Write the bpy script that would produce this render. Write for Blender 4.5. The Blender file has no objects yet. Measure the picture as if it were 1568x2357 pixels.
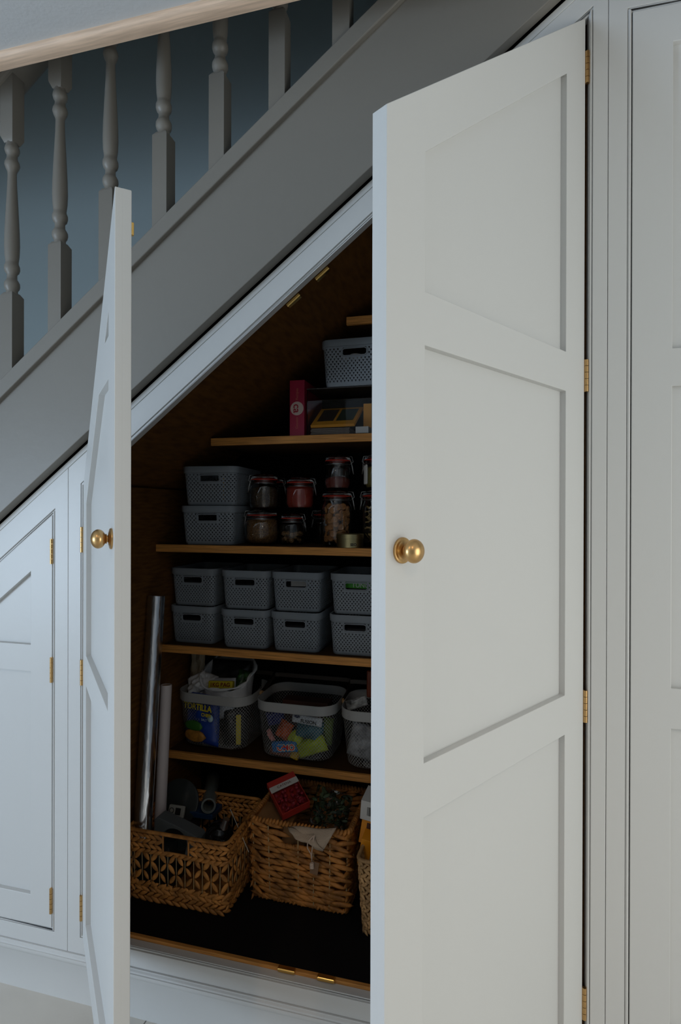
import bpy, bmesh, math, random
from math import sin, cos, radians, pi, hypot, atan2, sqrt
from mathutils import Vector, Matrix
random.seed(7)
C = bpy.context.scene.collection
S = bpy.context.scene

# ------------------------------------------------------------------ camera
FPX, YAW, PIT, ROL = 1299.34, radians(14.653), radians(-0.097), radians(0.152)
CAM = Vector((0, -1.45, 1.487))
def cam_axes():
    f = Vector((-sin(YAW)*cos(PIT), cos(YAW)*cos(PIT), sin(PIT)))
    r = Vector((cos(YAW), sin(YAW), 0)); u = r.cross(f)
    return r*cos(ROL)+u*sin(ROL), -r*sin(ROL)+u*cos(ROL), f
CR, CU, CF = cam_axes()
def at(x, y, Y):            # the point at depth plane Y seen at pixel x, y (used to measure the place)
    d = CF + CR*((x-784)/FPX) - CU*((y-1178.5)/FPX)
    t = (Y-CAM.y)/d.y
    return CAM + d*t
cd = bpy.data.cameras.new('camera'); cam = bpy.data.objects.new('camera', cd); C.objects.link(cam)
M = Matrix((CR, CU, -CF)).transposed().to_4x4(); M.translation = CAM
cam.matrix_world = M
cd.sensor_fit = 'HORIZONTAL'; cd.sensor_width = 36; cd.lens = FPX*36/1568; cd.clip_start = .02
S.camera = cam

# ------------------------------------------------------------------ materials
MATS = {}
def mat(name, col, rough=.5, metal=0, bump=0, bscale=200, var=0, vscale=8, trans=0, ior=1.45, spec=.5, coat=0, sheen=0, stretch=None, col2=None, alpha=1):
    if name in MATS: return MATS[name]
    m = bpy.data.materials.new(name); m.use_nodes = True; nt = m.node_tree; b = nt.nodes['Principled BSDF']
    b.inputs['Base Color'].default_value = (*col, 1); b.inputs['Roughness'].default_value = rough
    b.inputs['Metallic'].default_value = metal; b.inputs['Transmission Weight'].default_value = trans
    b.inputs['IOR'].default_value = ior; b.inputs['Specular IOR Level'].default_value = spec
    b.inputs['Coat Weight'].default_value = coat; b.inputs['Alpha'].default_value = alpha
    tc = nt.nodes.new('ShaderNodeTexCoord'); mp = nt.nodes.new('ShaderNodeMapping')
    nt.links.new(tc.outputs['Object'], mp.inputs[0])
    if stretch: mp.inputs['Scale'].default_value = stretch
    if var or col2:
        n = nt.nodes.new('ShaderNodeTexNoise'); n.inputs['Scale'].default_value = vscale; n.inputs['Detail'].default_value = 6
        nt.links.new(mp.outputs[0], n.inputs[0])
        r = nt.nodes.new('ShaderNodeValToRGB'); c2 = col2 or tuple(max(0, c*(1-var)) for c in col)
        r.color_ramp.elements[0].position = .35; r.color_ramp.elements[1].position = .65
        r.color_ramp.elements[0].color = (*c2, 1); r.color_ramp.elements[1].color = (*col, 1)
        nt.links.new(n.outputs[0], r.inputs[0]); nt.links.new(r.outputs[0], b.inputs['Base Color'])
    if bump:
        n2 = nt.nodes.new('ShaderNodeTexNoise'); n2.inputs['Scale'].default_value = bscale; n2.inputs['Detail'].default_value = 3
        nt.links.new(mp.outputs[0], n2.inputs[0])
        bp = nt.nodes.new('ShaderNodeBump'); bp.inputs['Strength'].default_value = bump; bp.inputs['Distance'].default_value = .01
        nt.links.new(n2.outputs[0], bp.inputs['Height']); nt.links.new(bp.outputs[0], b.inputs['Normal'])
    MATS[name] = m; return m
paint = mat('pale grey eggshell paint', (.60,.60,.585), .38, bump=.02, bscale=60)
paint_edge = paint
grey_paint = mat('dark grey stair paint', (.215,.200,.175), .42, bump=.04, bscale=40)
teal = mat('blue green wall paint', (.39,.46,.475), .7, bump=.03, bscale=120)
white_wall = mat('white wall paint', (.44,.425,.40), .8, bump=.05, bscale=90)
ceil_paint = mat('white ceiling paint', (.62,.63,.64), .8, bump=.08, bscale=60)
pine = mat('pine moulding', (.80,.58,.42), .5, var=.25, vscale=6, stretch=(1.5,30,30))
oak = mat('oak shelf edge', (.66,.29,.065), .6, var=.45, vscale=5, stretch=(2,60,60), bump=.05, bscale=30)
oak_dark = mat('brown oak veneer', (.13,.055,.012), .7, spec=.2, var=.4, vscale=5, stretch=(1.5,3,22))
deck = mat('shade black cupboard deck', (.006,.0055,.006), .85, spec=.15)  # shade on the cupboard floor is put into this colour
dark = mat('shade black board', (.004,.004,.004), .9, spec=.1)  # black standing in for deep shade behind the shelves and in gaps
brass = mat('aged brass', (.56,.35,.15), .33, 1, bump=.015, bscale=300)
brass2 = mat('polished brass', (.75,.47,.14), .22, 1)
grey_pl = mat('blue grey basket plastic', (.20,.225,.25), .5)
wire_pl = mat('light grey coated wire', (.32,.32,.31), .45)
steel = mat('steel', (.5,.5,.5), .3, 1)
glass = mat('clear glass', (1,1,1), .02, trans=1, ior=1.45)
acryl = mat('clear acrylic', (.97,.97,.97), .03, trans=1, ior=1.2)
rubber = mat('red rubber seal', (.62,.03,.012), .5)
weaveA = mat('golden brown hyacinth weave', (.64,.27,.06), .6, var=.55, vscale=30, bump=.2, bscale=150)
weaveB = mat('reddish brown hyacinth rope', (.55,.22,.045), .6, var=.6, vscale=26, bump=.2, bscale=150)
weaveC = mat('pale brown seagrass braid', (.56,.33,.14), .65, var=.45, vscale=30, bump=.2, bscale=150)
reed = mat('pale reed', (.45,.32,.16), .7)
def flat(name, col, rough=.5, **k): return mat(name, col, rough, **k)

def tile_mat():
    m = bpy.data.materials.new('cream floor tiles'); m.use_nodes = True; nt = m.node_tree; b = nt.nodes['Principled BSDF']
    tc = nt.nodes.new('ShaderNodeTexCoord'); mp = nt.nodes.new('ShaderNodeMapping'); br = nt.nodes.new('ShaderNodeTexBrick')
    mp.inputs['Location'].default_value = (.06,.25,0)
    br.offset = .5; br.inputs['Scale'].default_value = 1; br.inputs['Mortar Size'].default_value = .0022
    br.inputs['Brick Width'].default_value = .6; br.inputs['Row Height'].default_value = .6
    br.inputs['Color1'].default_value = (.74,.70,.63,1); br.inputs['Color2'].default_value = (.70,.67,.61,1); br.inputs['Mortar'].default_value = (.22,.20,.17,1)
    nt.links.new(tc.outputs['Object'], mp.inputs[0]); nt.links.new(mp.outputs[0], br.inputs[0])
    n = nt.nodes.new('ShaderNodeTexNoise'); n.inputs['Scale'].default_value = 5; n.inputs['Detail'].default_value = 8
    nt.links.new(tc.outputs['Object'], n.inputs[0])
    mx = nt.nodes.new('ShaderNodeMix'); mx.data_type = 'RGBA'; mx.blend_type = 'MULTIPLY'; mx.inputs[0].default_value = .25
    nt.links.new(br.outputs['Color'], mx.inputs[6]); nt.links.new(n.outputs[0], mx.inputs[7]); nt.links.new(mx.outputs[2], b.inputs['Base Color'])
    b.inputs['Roughness'].default_value = .35; return m

# ------------------------------------------------------------------ mesh helpers
class MB:
    def __init__(s): s.v = []; s.f = []
    def add(s, vs, fs, M=None):
        o = len(s.v)
        s.v += [tuple(M @ Vector(v)) if M else tuple(v) for v in vs]; s.f += [tuple(i+o for i in f) for f in fs]; return s
    def box(s, x0, x1, y0, y1, z0, z1, M=None):
        return s.add([(x0,y0,z0),(x1,y0,z0),(x1,y1,z0),(x0,y1,z0),(x0,y0,z1),(x1,y0,z1),(x1,y1,z1),(x0,y1,z1)],
                     [(0,3,2,1),(4,5,6,7),(0,1,5,4),(1,2,6,5),(2,3,7,6),(3,0,4,7)], M)
    def prism(s, poly, y0, y1, M=None):       # poly of (x, z), extruded along y
        n = len(poly)
        a = sum(poly[i][0]*poly[(i+1)%n][1]-poly[(i+1)%n][0]*poly[i][1] for i in range(n))
        if a < 0: poly = poly[::-1]
        vs = [(x,y0,z) for x,z in poly]+[(x,y1,z) for x,z in poly]
        fs = [tuple(range(n)), tuple(range(2*n-1,n-1,-1))]+[((i+1)%n, i, n+i, n+(i+1)%n) for i in range(n)]
        return s.add(vs, fs, M)
    def tube(s, pts, r, n=8, closed=False, caps=True):
        pts = [Vector(p) for p in pts]; m = len(pts); o = len(s.v); up = None
        rr = r if isinstance(r, (list, tuple)) else [r]*m
        for i, p in enumerate(pts):
            a = pts[(i-1)%m] if (closed or i > 0) else p; b = pts[(i+1)%m] if (closed or i < m-1) else p
            t = (b-a).normalized()
            if up is None: up = Vector((0,0,1)) if abs(t.z) < .9 else Vector((1,0,0))
            x = up - t*up.dot(t); x.normalize(); y = t.cross(x); up = x
            for k in range(n):
                an = 2*pi*k/n; s.v.append(tuple(p+(x*cos(an)+y*sin(an))*rr[i]))
        for i in range(m if closed else m-1):
            j = (i+1) % m
            for k in range(n):
                l = (k+1) % n; s.f.append((o+i*n+k, o+i*n+l, o+j*n+l, o+j*n+k))
        if caps and not closed:
            s.f.append(tuple(o+k for k in range(n))[::-1]); s.f.append(tuple(o+(m-1)*n+k for k in range(n)))
        return s
    def lathe(s, prof, n=24, M=None, cap=True):    # prof of (r, z)
        vs = []; fs = []
        for r, z in prof:
            for k in range(n): a = 2*pi*k/n; vs.append((r*cos(a), r*sin(a), z))
        for i in range(len(prof)-1):
            for k in range(n): l = (k+1) % n; fs.append((i*n+k, i*n+l, (i+1)*n+l, (i+1)*n+k))
        if cap:
            fs.append(tuple(range(n))[::-1]); fs.append(tuple((len(prof)-1)*n+k for k in range(n)))
        return s.add(vs, fs, M)
    def ell(s, c, ax, ay, az, nu=6, nv=4, p=1.0):   # ellipsoid with axis vectors; ax is the long one
        c = Vector(c); vs = [c-ax]; 
        for i in range(1, nv):
            t = -1+2*i/nv; w = (1-abs(t)**1.6)**p
            for k in range(nu): a = 2*pi*k/nu; vs.append(c+ax*t+(ay*cos(a)+az*sin(a))*w)
        vs.append(c+ax); fs = []
        for k in range(nu): fs.append((0, 1+(k+1)%nu, 1+k))
        for i in range(nv-2):
            for k in range(nu): l = (k+1) % nu; fs.append((1+i*nu+k, 1+i*nu+l, 1+(i+1)*nu+l, 1+(i+1)*nu+k))
        L = len(vs)-1; b = 1+(nv-2)*nu
        for k in range(nu): fs.append((L, b+k, b+(k+1)%nu))
        return s.add(vs, fs)
    def build(s, name, m, parent=None, smooth=False, bevel=0, loc=None, rz=0, seg=2, fix=True):
        me = bpy.data.meshes.new(name); me.from_pydata(s.v, [], s.f)
        if fix:
            bm = bmesh.new(); bm.from_mesh(me); bmesh.ops.recalc_face_normals(bm, faces=bm.faces); bm.to_mesh(me); bm.free()
        return link(name, me, m, parent, smooth, bevel, loc, rz, seg)
def link(name, me, m, parent=None, smooth=False, bevel=0, loc=None, rz=0, seg=2):
    o = bpy.data.objects.new(name, me); C.objects.link(o)
    if m: me.materials.clear(); me.materials.append(m)
    if smooth:
        for p in me.polygons: p.use_smooth = True
        if smooth == 'auto': me.set_sharp_from_angle(angle=radians(40))
    if bevel:
        b = o.modifiers.new('bevel', 'BEVEL'); b.width = bevel; b.segments = seg; b.limit_method = 'ANGLE'; b.angle_limit = radians(35)
    if parent: o.parent = parent
    if loc is not None: o.location = loc
    o.rotation_euler.z = rz
    return o
def thing(name, label, cat, loc=(0,0,0), rz=0, group=None):
    o = bpy.data.objects.new(name, None); C.objects.link(o); o.location = loc; o.rotation_euler.z = rz; o.empty_display_size = .05
    return tag(o, label, cat, group)
def tag(o, label, cat, group=None, kind=None):
    o['label'] = label; o['category'] = cat
    if group: o['group'] = group
    if kind: o['kind'] = kind
    return o
def struct(o): o['kind'] = 'structure'; return o
def dup(root, loc, rz, label, group=None):
    r = root.copy(); C.objects.link(r); r.location = loc; r.rotation_euler.z = rz; r['label'] = label
    if group: r['group'] = group
    for ch in list(root.children):
        c = ch.copy(); C.objects.link(c); c.parent = r
        for g in ch.children: d = g.copy(); C.objects.link(d); d.parent = c
    return r
def plate(outer, holes, t, y0=0, bev=.0012):
    """flat board in x,z with holes: front face at y0, back at y0+t"""
    bm = bmesh.new(); ed = []
    for loop in [outer]+holes:
        vs = [bm.verts.new((x, y0, z)) for x, z in loop]
        for i in range(len(vs)): ed.append(bm.edges.new((vs[i], vs[(i+1)%len(vs)])))
    bmesh.ops.triangle_fill(bm, use_beauty=True, use_dissolve=False, edges=ed)
    fs = list(bm.faces)
    r = bmesh.ops.extrude_face_region(bm, geom=fs)
    for v in [g for g in r['geom'] if isinstance(g, bmesh.types.BMVert)]: v.co.y += t
    bmesh.ops.recalc_face_normals(bm, faces=bm.faces)
    sharp = [e for e in bm.edges if len(e.link_faces) == 2 and e.calc_face_angle(0) > .5]
    if bev: bmesh.ops.bevel(bm, geom=sharp, offset=bev, segments=2, affect='EDGES', profile=.5)
    me = bpy.data.meshes.new('plate'); bm.to_mesh(me); bm.free(); return me
def clip(poly, k, c):        # keep z <= k*x + c
    out = []
    for i in range(len(poly)):
        a, b = poly[i], poly[(i+1)%len(poly)]
        da, db = a[1]-k*a[0]-c, b[1]-k*b[0]-c
        if da <= 0: out.append(a)
        if (da < 0 < db) or (db < 0 < da):
            t = da/(da-db); out.append((a[0]+(b[0]-a[0])*t, a[1]+(b[1]-a[1])*t))
    return out
def inset(poly, d):          # inset (d>0) of a convex polygon
    n = len(poly); a = sum(poly[i][0]*poly[(i+1)%n][1]-poly[(i+1)%n][0]*poly[i][1] for i in range(n))
    if a < 0: poly = poly[::-1]
    ls = []
    for i in range(n):
        p, q = poly[i], poly[(i+1)%n]; dx, dz = q[0]-p[0], q[1]-p[1]; L = hypot(dx, dz)
        ls.append(((p[0]-dz/L*d, p[1]+dx/L*d), (dx/L, dz/L)))
    out = []
    for i in range(n):
        (p, u), (q, w) = ls[i-1], ls[i]; den = u[0]*w[1]-u[1]*w[0]
        t = ((q[0]-p[0])*w[1]-(q[1]-p[1])*w[0])/den; out.append((p[0]+u[0]*t, p[1]+u[1]*t))
    return out
def text(body, size, m, parent, loc, rot=(pi/2,0,0), name='lettering', ext=.0002, sx=1, label=None, bold=0):
    cu = bpy.data.curves.new('t', 'FONT'); cu.body = body; cu.size = size; cu.extrude = ext; cu.align_x = 'CENTER'; cu.align_y = 'CENTER'; cu.offset = bold
    o = bpy.data.objects.new('t', cu); C.objects.link(o); bpy.context.view_layer.update()
    me = bpy.data.meshes.new_from_object(o.evaluated_get(bpy.context.evaluated_depsgraph_get())); bpy.data.objects.remove(o)
    n = link(name, me, m, parent, loc=loc); n.rotation_euler = rot; n.scale = (sx, 1, 1)
    if label: n['label'] = label
    return n

# ------------------------------------------------------------------ shell of the room
K = .765
def z_under(x): return 1.4725+K*(x+1.458)        # underside of the stair string
def z_cap(x): return z_under(x)+.395
def z_frame(x): return 1.787+K*(x+1.01)          # top of cupboard face frame
def z_open(x): return 1.562+.785*(x+1.18)        # slope of the two cupboard doors
ZC = 2.70; YE = -.208
fl = MB(); fl.add([(-4.2,-5.0,0),(2.6,-5.0,0),(2.6,1,0),(-4.2,1,0),(-4.2,-5.0,-.1),(2.6,-5.0,-.1),(2.6,1,-.1),(-4.2,1,-.1)], [(0,1,2,3),(7,6,5,4),(0,4,5,1),(1,5,6,2),(2,6,7,3),(3,7,4,0)])
struct(fl.build('floor', tile_mat(), fix=True))
struct(MB().box(-4.2,2.6,-5.0,YE-.001,ZC,ZC+.3).build('ceiling', ceil_paint))
tr = MB().prism([(0,0),(0,0)], 0, 1) if False else MB()
prof = [(YE-.027,ZC),(YE-.027,ZC-.005),(YE-.022,ZC-.013),(YE-.013,ZC-.018),(YE,ZC-.019),(YE+.012,ZC-.019),(YE+.012,ZC+.3),(YE,ZC+.3),(YE,ZC)]
n = len(prof); tr.add([(-4.2,y,z) for y,z in prof]+[(2.6,y,z) for y,z in prof], [tuple(range(n)), tuple(range(2*n-1,n-1,-1))]+[((i+1)%n,i,n+i,n+(i+1)%n) for i in range(n)])
struct(tr.build('trim_1', pine, smooth='auto'))
struct(MB().box(-4.2,2.6,1.0,1.1,0,5).build('wall_back', teal))
struct(plate_o := link('wall_front', plate([(-4.2,0),(2.6,0),(2.6,5),(-4.2,5)], [], .1, -5.1, 0), white_wall))
def side_wall(name, x0, x1, holes):
    me = plate([(-5.0,0),(1.0,0),(1.0,5),(-5.0,5)], holes, x1-x0, 0, 0)
    me.transform(Matrix(((0,1,0,x0),(1,0,0,0),(0,0,1,0),(0,0,0,1)))); me.flip_normals()
    return struct(link(name, me, white_wall))
WL = [(-4.5,.45),(-2.5,.45),(-2.5,1.8),(-4.5,1.8)]
WR = [(-2.3,.3),(-.7,.3),(-.7,2.1),(-2.3,2.1)]
side_wall('wall_left', -4.3, -4.2, [WL]); side_wall('wall_right', 2.6, 2.7, [WR])
struct(MB().box(-4.2,2.6,YE-.1,YE-.001,ZC+.3,5).build('wall_landing', teal))
struct(MB().box(-4.2,2.6,YE-.1,1.1,5,5.1).build('ceiling_stairwell', teal))
def window(name, x, hole):
    w = MB(); y0, z0, y1, z1 = hole[0][0], hole[0][1], hole[2][0], hole[2][1]
    for a,b,c,d in [(y0,y0+.05,z0,z1),(y1-.05,y1,z0,z1),(y0+.05,y1-.05,z0,z0+.05),(y0+.05,y1-.05,z1-.05,z1),((y0+y1)/2-.025,(y0+y1)/2+.025,z0+.05,z1-.05)]:
        w.box(x-.03,x+.03,a,b,c,d)
    return struct(w.build(name, white_wall, bevel=.003))
window('window_1', -4.25, WL); window('window_2', 2.65, WR)

# ------------------------------------------------------------------ staircase
st = thing('staircase', 'dark grey painted staircase string with turned balusters rising to the right above the cupboards', 'staircase', (-1.5,0,0))
OX = 1.5
X0, X1 = -3.35, .40
def band(fa, fb, xa, xb): return [(xa+OX,fa(xa)),(xb+OX,fa(xb)),(xb+OX,fb(xb)),(xa+OX,fb(xa))]
MB().prism(band(z_under, lambda x: z_cap(x)-.012, X0, X1), -.037, -.002).build('string_board', grey_paint, st, bevel=.002)
MB().prism(band(lambda x: z_cap(x)-.056, z_cap, X0, X1), -.052, .045).build('base_rail', grey_paint, st, bevel=.003)
MB().prism(band(lambda x: z_cap(x)+.905, lambda x: z_cap(x)+.965, X0+.3, X1), -.062, .032).build('handrail', grey_paint, st, bevel=.012, seg=3)
def baluster(x):
    m = MB(); hw = .0228; zc = z_cap(x)
    zb = zc-.02; zt = zc+.262; c = hw
    y = -.0205
    def blk(za, zb_, cut_top):
        if cut_top: m.add([(-c,-c,za),(c,-c,za),(c,c,za),(-c,c,za),(-c,-c,zb_-.012),(c,-c,zb_-.012),(c,c,zb_-.012),(-c,c,zb_-.012),(-.015,-.015,zb_),(.015,-.015,zb_),(.015,.015,zb_),(-.015,.015,zb_)],
              [(3,2,1,0),(0,1,5,4),(1,2,6,5),(2,3,7,6),(3,0,4,7),(4,5,9,8),(5,6,10,9),(6,7,11,10),(7,4,8,11),(8,9,10,11)])
        else: m.add([(-.015,-.015,za),(.015,-.015,za),(.015,.015,za),(-.015,.015,za),(-c,-c,za+.018),(c,-c,za+.018),(c,c,za+.018),(-c,c,za+.018),(-c,-c,zb_),(c,-c,zb_),(c,c,zb_),(-c,c,zb_)],
              [(3,2,1,0),(0,1,5,4),(1,2,6,5),(2,3,7,6),(3,0,4,7),(4,5,9,8),(5,6,10,9),(6,7,11,10),(7,4,8,11),(8,9,10,11)])
    base = z_cap(x-c)-.02
    blk(base, zt, True)
    P = [(0,.018),(.006,.0165),(.012,.0165),(.018,.0205),(.026,.0222),(.034,.0218),(.042,.018),(.046,.0148),(.058,.0142),(.064,.0152),(.068,.0195),(.077,.0220),(.086,.0218),(.094,.0185),(.099,.0178),(.105,.0185),(.12,.0205),(.15,.0217),(.19,.0208),(.26,.0175),(.33,.0138),(.37,.0126),(.378,.0135),(.388,.0185),(.398,.0215),(.407,.0200),(.416,.0155),(.428,.0145),(.434,.0185),(.444,.0212),(.453,.0195),(.458,.0168),(.468,.0165)]
    m.lathe([(r, zt-.004+h) for h, r in P], 28)
    blk(zt+.458, z_cap(x+c)+.93, False)
    o = m.build('baluster', grey_paint, st, smooth='auto'); o.location = (x+OX, y, 0); return o
for k in range(-6, 9):
    x = -1.271+.1755*k+.0228
    if x < .3: baluster(x)
# dark treads closing the underside of the flight, behind the string
tm = MB()
for k in range(13):
    xa = -3.3+.262*k; tm.box(xa+OX, xa+.285+OX, .046, .99, z_cap(xa)-.16, z_cap(xa)-.13).box(xa+.262+OX, xa+.28+OX, .046, .99, z_cap(xa)-.13, z_cap(xa)+.04)
tm.build('tread', grey_paint, st)
MB().prism(band(lambda x: z_under(x)-.05, lambda x: z_under(x)+.05, X0, X1), .0285, .044).build('gap_shade_board', dark, st)  # near black board added to paint the shade in the gap under the string

# ------------------------------------------------------------------ joinery
def bead(opening, y=-.0005, r=.0035):
    m = MB(); p = inset(opening, .0050); q = opening; r0 = inset(opening, .0092)
    n = len(p)
    for a, b, y0, y1 in ((opening, r0, .0045, .028),):
        a = inset(a, 0); vs = [(x,y0,z) for x,z in a]+[(x,y0,z) for x,z in b]+[(x,y1,z) for x,z in a]+[(x,y1,z) for x,z in b]
        fs = []
        for i in range(n):
            j = (i+1) % n; fs += [(i,j,n+j,n+i),(2*n+j,2*n+i,3*n+i,3*n+j),(n+i,n+j,3*n+j,3*n+i),(j,i,2*n+i,2*n+j)]
        m.add(vs, fs)
    m.tube([(x, .0035, z) for x, z in p], .0040, 10, closed=True)
    return m
def door_leaf(w, zb, k, c, stile, tr, rails, thick, sgn=1):
    """leaf in hinge coordinates u along +x (sgn 1) or -x (sgn -1), top edge z = k*u + c"""
    outer = clip([(0,zb),(w,zb),(w,9),(0,9)], k, c) if k is not None else [(0,zb),(w,zb),(w,c),(0,c)]
    zs = [zb+.09]+[z for r in rails for z in r]+[9]
    holes = []
    for i in range(0, len(zs), 2):
        rect = [(stile,zs[i]),(w-stile-(-.012 if sgn == -1 and k else 0),zs[i]),(w-stile,zs[i+1]),(stile,zs[i+1])]
        rect[1] = (w-stile, zs[i])
        h = clip(rect, k or 0, c-tr)
        if len(h) > 2: holes.append(h)
    f = lambda pl: [(sgn*x, z) for x, z in pl]
    me = plate(f(outer), [f(h) for h in holes], .0150, 0, .0011)
    m2 = MB().prism(f(inset(outer, .0001)), .0140, thick).build('x', None)
    bm = bmesh.new(); bm.from_mesh(me)
    me2 = m2.data; b2 = bmesh.new(); b2.from_mesh(me2)
    e = [x for x in b2.edges if x.calc_face_angle(0) > .5 and (x.verts[0].co.y > .02 and x.verts[1].co.y > .02)]
    bmesh.ops.bevel(b2, geom=e, offset=.0015, segments=2, affect='EDGES', profile=.5); b2.to_mesh(me2); b2.free()
    bm.from_mesh(me2); bm.to_mesh(me); bm.free(); bpy.data.objects.remove(m2)
    return me
def knob(parent, u, z):
    M = Matrix.Translation((u,0,z)) @ Matrix.Rotation(pi/2, 4, 'X')
    p = [(.0208,0),(.0210,.0015),(.0205,.0035),(.0185,.0045),(.0165,.0042),(.0150,.0050),(.0125,.0062),(.0085,.0066),(.0066,.0078),(.0064,.0090),(.0095,.0098),(.0102,.0108),(.0095,.0116)]
    for i in range(15):
        a = -pi*.36+ i*(pi*.86)/14; p.append((max(.0004,.0190*cos(a)), .0248+.0142*sin(a)))
    return MB().lathe(p, 40, M).build('knob', brass, parent, smooth='auto')
def hinge(parent, x, z, sgn=1):
    m = MB(); h = .077
    for i in range(5):
        a = z-h/2+i*h/5+.0005
        m.tube([(x,-.0035,a),(x,-.0035,a+h/5-.001)], .0047, 12)
    m.box(x-.0012 if sgn > 0 else x-.004, x+.004 if sgn > 0 else x+.0012, -.001, .026, z-h/2, z+h/2)
    return m.build('hinge', brass, parent, smooth='auto')

XL, XR, ZB = -1.180, .221, .205
DW = .70; TH = .031
# ---- middle cupboard
mid = thing('storage_cupboard', 'open under-stairs cupboard with two doors, oak shelves and sloping top, between two closed cupboards', 'cupboard', (-.5,0,0))
MX = .5
def L(poly, ox): return [(x+ox, z) for x, z in poly]
XA, XB = -1.234, .2712
op = [(XL-.010,.195),(XR+.0175,.195),(XR+.0175,z_open(XR+.0175)+.014),(XL-.010,z_open(XL-.010)+.014)]
outer = [(XA,.146),(XB,.146),(XB,z_frame(XB)),(XA,z_frame(XA))]
link('face_frame', plate(L(outer,MX), [L(op,MX)], .028, 0, .0008), paint, mid)
bead(L(op,MX)).build('bead_moulding', paint, mid, smooth='auto')
# doors
dl = link('door', door_leaf(DW, ZB, .785, 1.562, .095, .130, [(.985,1.070),(1.760,1.850)], TH, 1), paint, mid, smooth=False)
dl.location = (XL+MX, -.001, 0); dl.rotation_euler.z = -radians(90-43.6); dl['label'] = 'left-hand open door, seen almost edge-on'
knob(dl, .665, 1.431)
for z in (1.3985, .998, .287): hinge(dl, -.0035, z)
dr = link('door', door_leaf(DW, ZB, -.785, 2.662, .095, .107, [(.980,1.070),(1.761,1.850)], TH, -1), paint, mid)
dr.location = (XR+MX, -.001, 0); dr.rotation_euler.z = radians(90-32.2); dr['label'] = 'right-hand open door, wide view of its panelled face'
knob(dr, -.662, 1.425)
for z in (2.545, 1.811, 1.023, .313): hinge(dr, .0035, z, -1)
MB().box(.682, .690, TH, TH+.006, 2.03, 2.055).build('catch_plate', brass2, dl, bevel=.001)
# carcass
YB = .70
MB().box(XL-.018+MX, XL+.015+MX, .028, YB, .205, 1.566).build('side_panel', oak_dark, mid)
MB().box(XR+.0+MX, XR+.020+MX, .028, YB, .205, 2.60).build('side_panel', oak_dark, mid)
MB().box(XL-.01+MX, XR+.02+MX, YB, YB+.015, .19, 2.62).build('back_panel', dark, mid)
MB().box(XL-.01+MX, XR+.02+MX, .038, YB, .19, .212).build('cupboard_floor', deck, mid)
MB().box(XL+.012+MX, XR+MX, .0285, .040, .196, .2135).build('sill_lip', oak, mid, bevel=.001)
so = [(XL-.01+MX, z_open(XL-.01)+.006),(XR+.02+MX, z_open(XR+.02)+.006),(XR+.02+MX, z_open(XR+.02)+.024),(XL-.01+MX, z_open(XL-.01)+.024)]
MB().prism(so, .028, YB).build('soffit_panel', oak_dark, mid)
SH = {0:(.36,2.128), 1:(.36,1.742), 2:(.36,1.3645), 3:(.395,.9925), 4:(.44,.583)}
def x_slope(z): return (z-1.562)/.785-1.18
for i, (y0, zt) in SH.items():
    xa = max(XL+.015, x_slope(zt)+.004 if zt > 1.56 else -9)
    sb = MB().box(xa+MX, XR+MX, y0+.012, YB, zt-.026, zt-.0002).build('shelf', mat('shade darkened oak shelf board', (.045,.02,.006), .8, spec=.15), mid)  # shade on the shelf tops is put into a darker oak than the edge
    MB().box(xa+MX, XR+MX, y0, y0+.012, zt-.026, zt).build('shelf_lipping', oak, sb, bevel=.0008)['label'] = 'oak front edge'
# catches
def catch(p, q, parent_off=(MX,0,0)):
    d = (q-p).normalized(); m = MB(); w = Vector((0,1,0))
    nrm = d.cross(w)
    if nrm.z > 0 and abs(d.z) > .3: nrm = -nrm
    Mx = Matrix((d, w, nrm)).transposed().to_4x4(); Mx.translation = (p+q)/2+Vector(parent_off)
    L_ = (q-p).length/2
    m.box(-L_, L_, -.007, .009, -.002, .009, Mx)
    return m.build('door_catch', brass2, mid, bevel=.003, seg=3)
for u in (-.443, -.526):
    p = Vector((u-.019, .034, z_open(u-.019)-.002)); q = Vector((u+.019, .034, z_open(u+.019)-.002)); catch(p, q)
for u in (-.537, -.423):
    catch(Vector((u-.025,.026,.210)), Vector((u+.025,.026,.210)))
# ---- left cupboard
lc = thing('storage_cupboard', 'closed under-stairs cupboard with sloping top at the left edge', 'cupboard', (-1.6,0,0)); LX = 1.6
def z_ld(x): return 1.3216+.768*(x+1.4886)
XC = -2.02
opl = [(-1.90,.195),(-1.2822,.195),(-1.2822,z_ld(-1.2822)+.013),(-1.90,z_ld(-1.90)+.013)]
link('face_frame', plate(L([(XC,.146),(XA-.0012,.146),(XA-.0012,z_frame(XA)),(XC,z_frame(XC))],LX), [L(opl,LX)], .028, 0, .0008), paint, lc)
bead(L(opl,LX)).build('bead_moulding', paint, lc, smooth='auto')
d3 = link('door', door_leaf(.59, ZB, -.768, z_ld(-1.2925), .079, .114, [(.9864,1.070)], .026, -1), paint, lc); d3.location = (-1.2935+LX, .001, 0)
for z in (1.361, .998, .290): hinge(d3, .001, z, -1)
cb = MB().prism(L([(XC,.12),(XA-.002,.12),(XA-.002,z_frame(XA)-.06),(XC,z_frame(XC)-.06)],LX), .029, YB).build('carcass', dark, lc)
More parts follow.
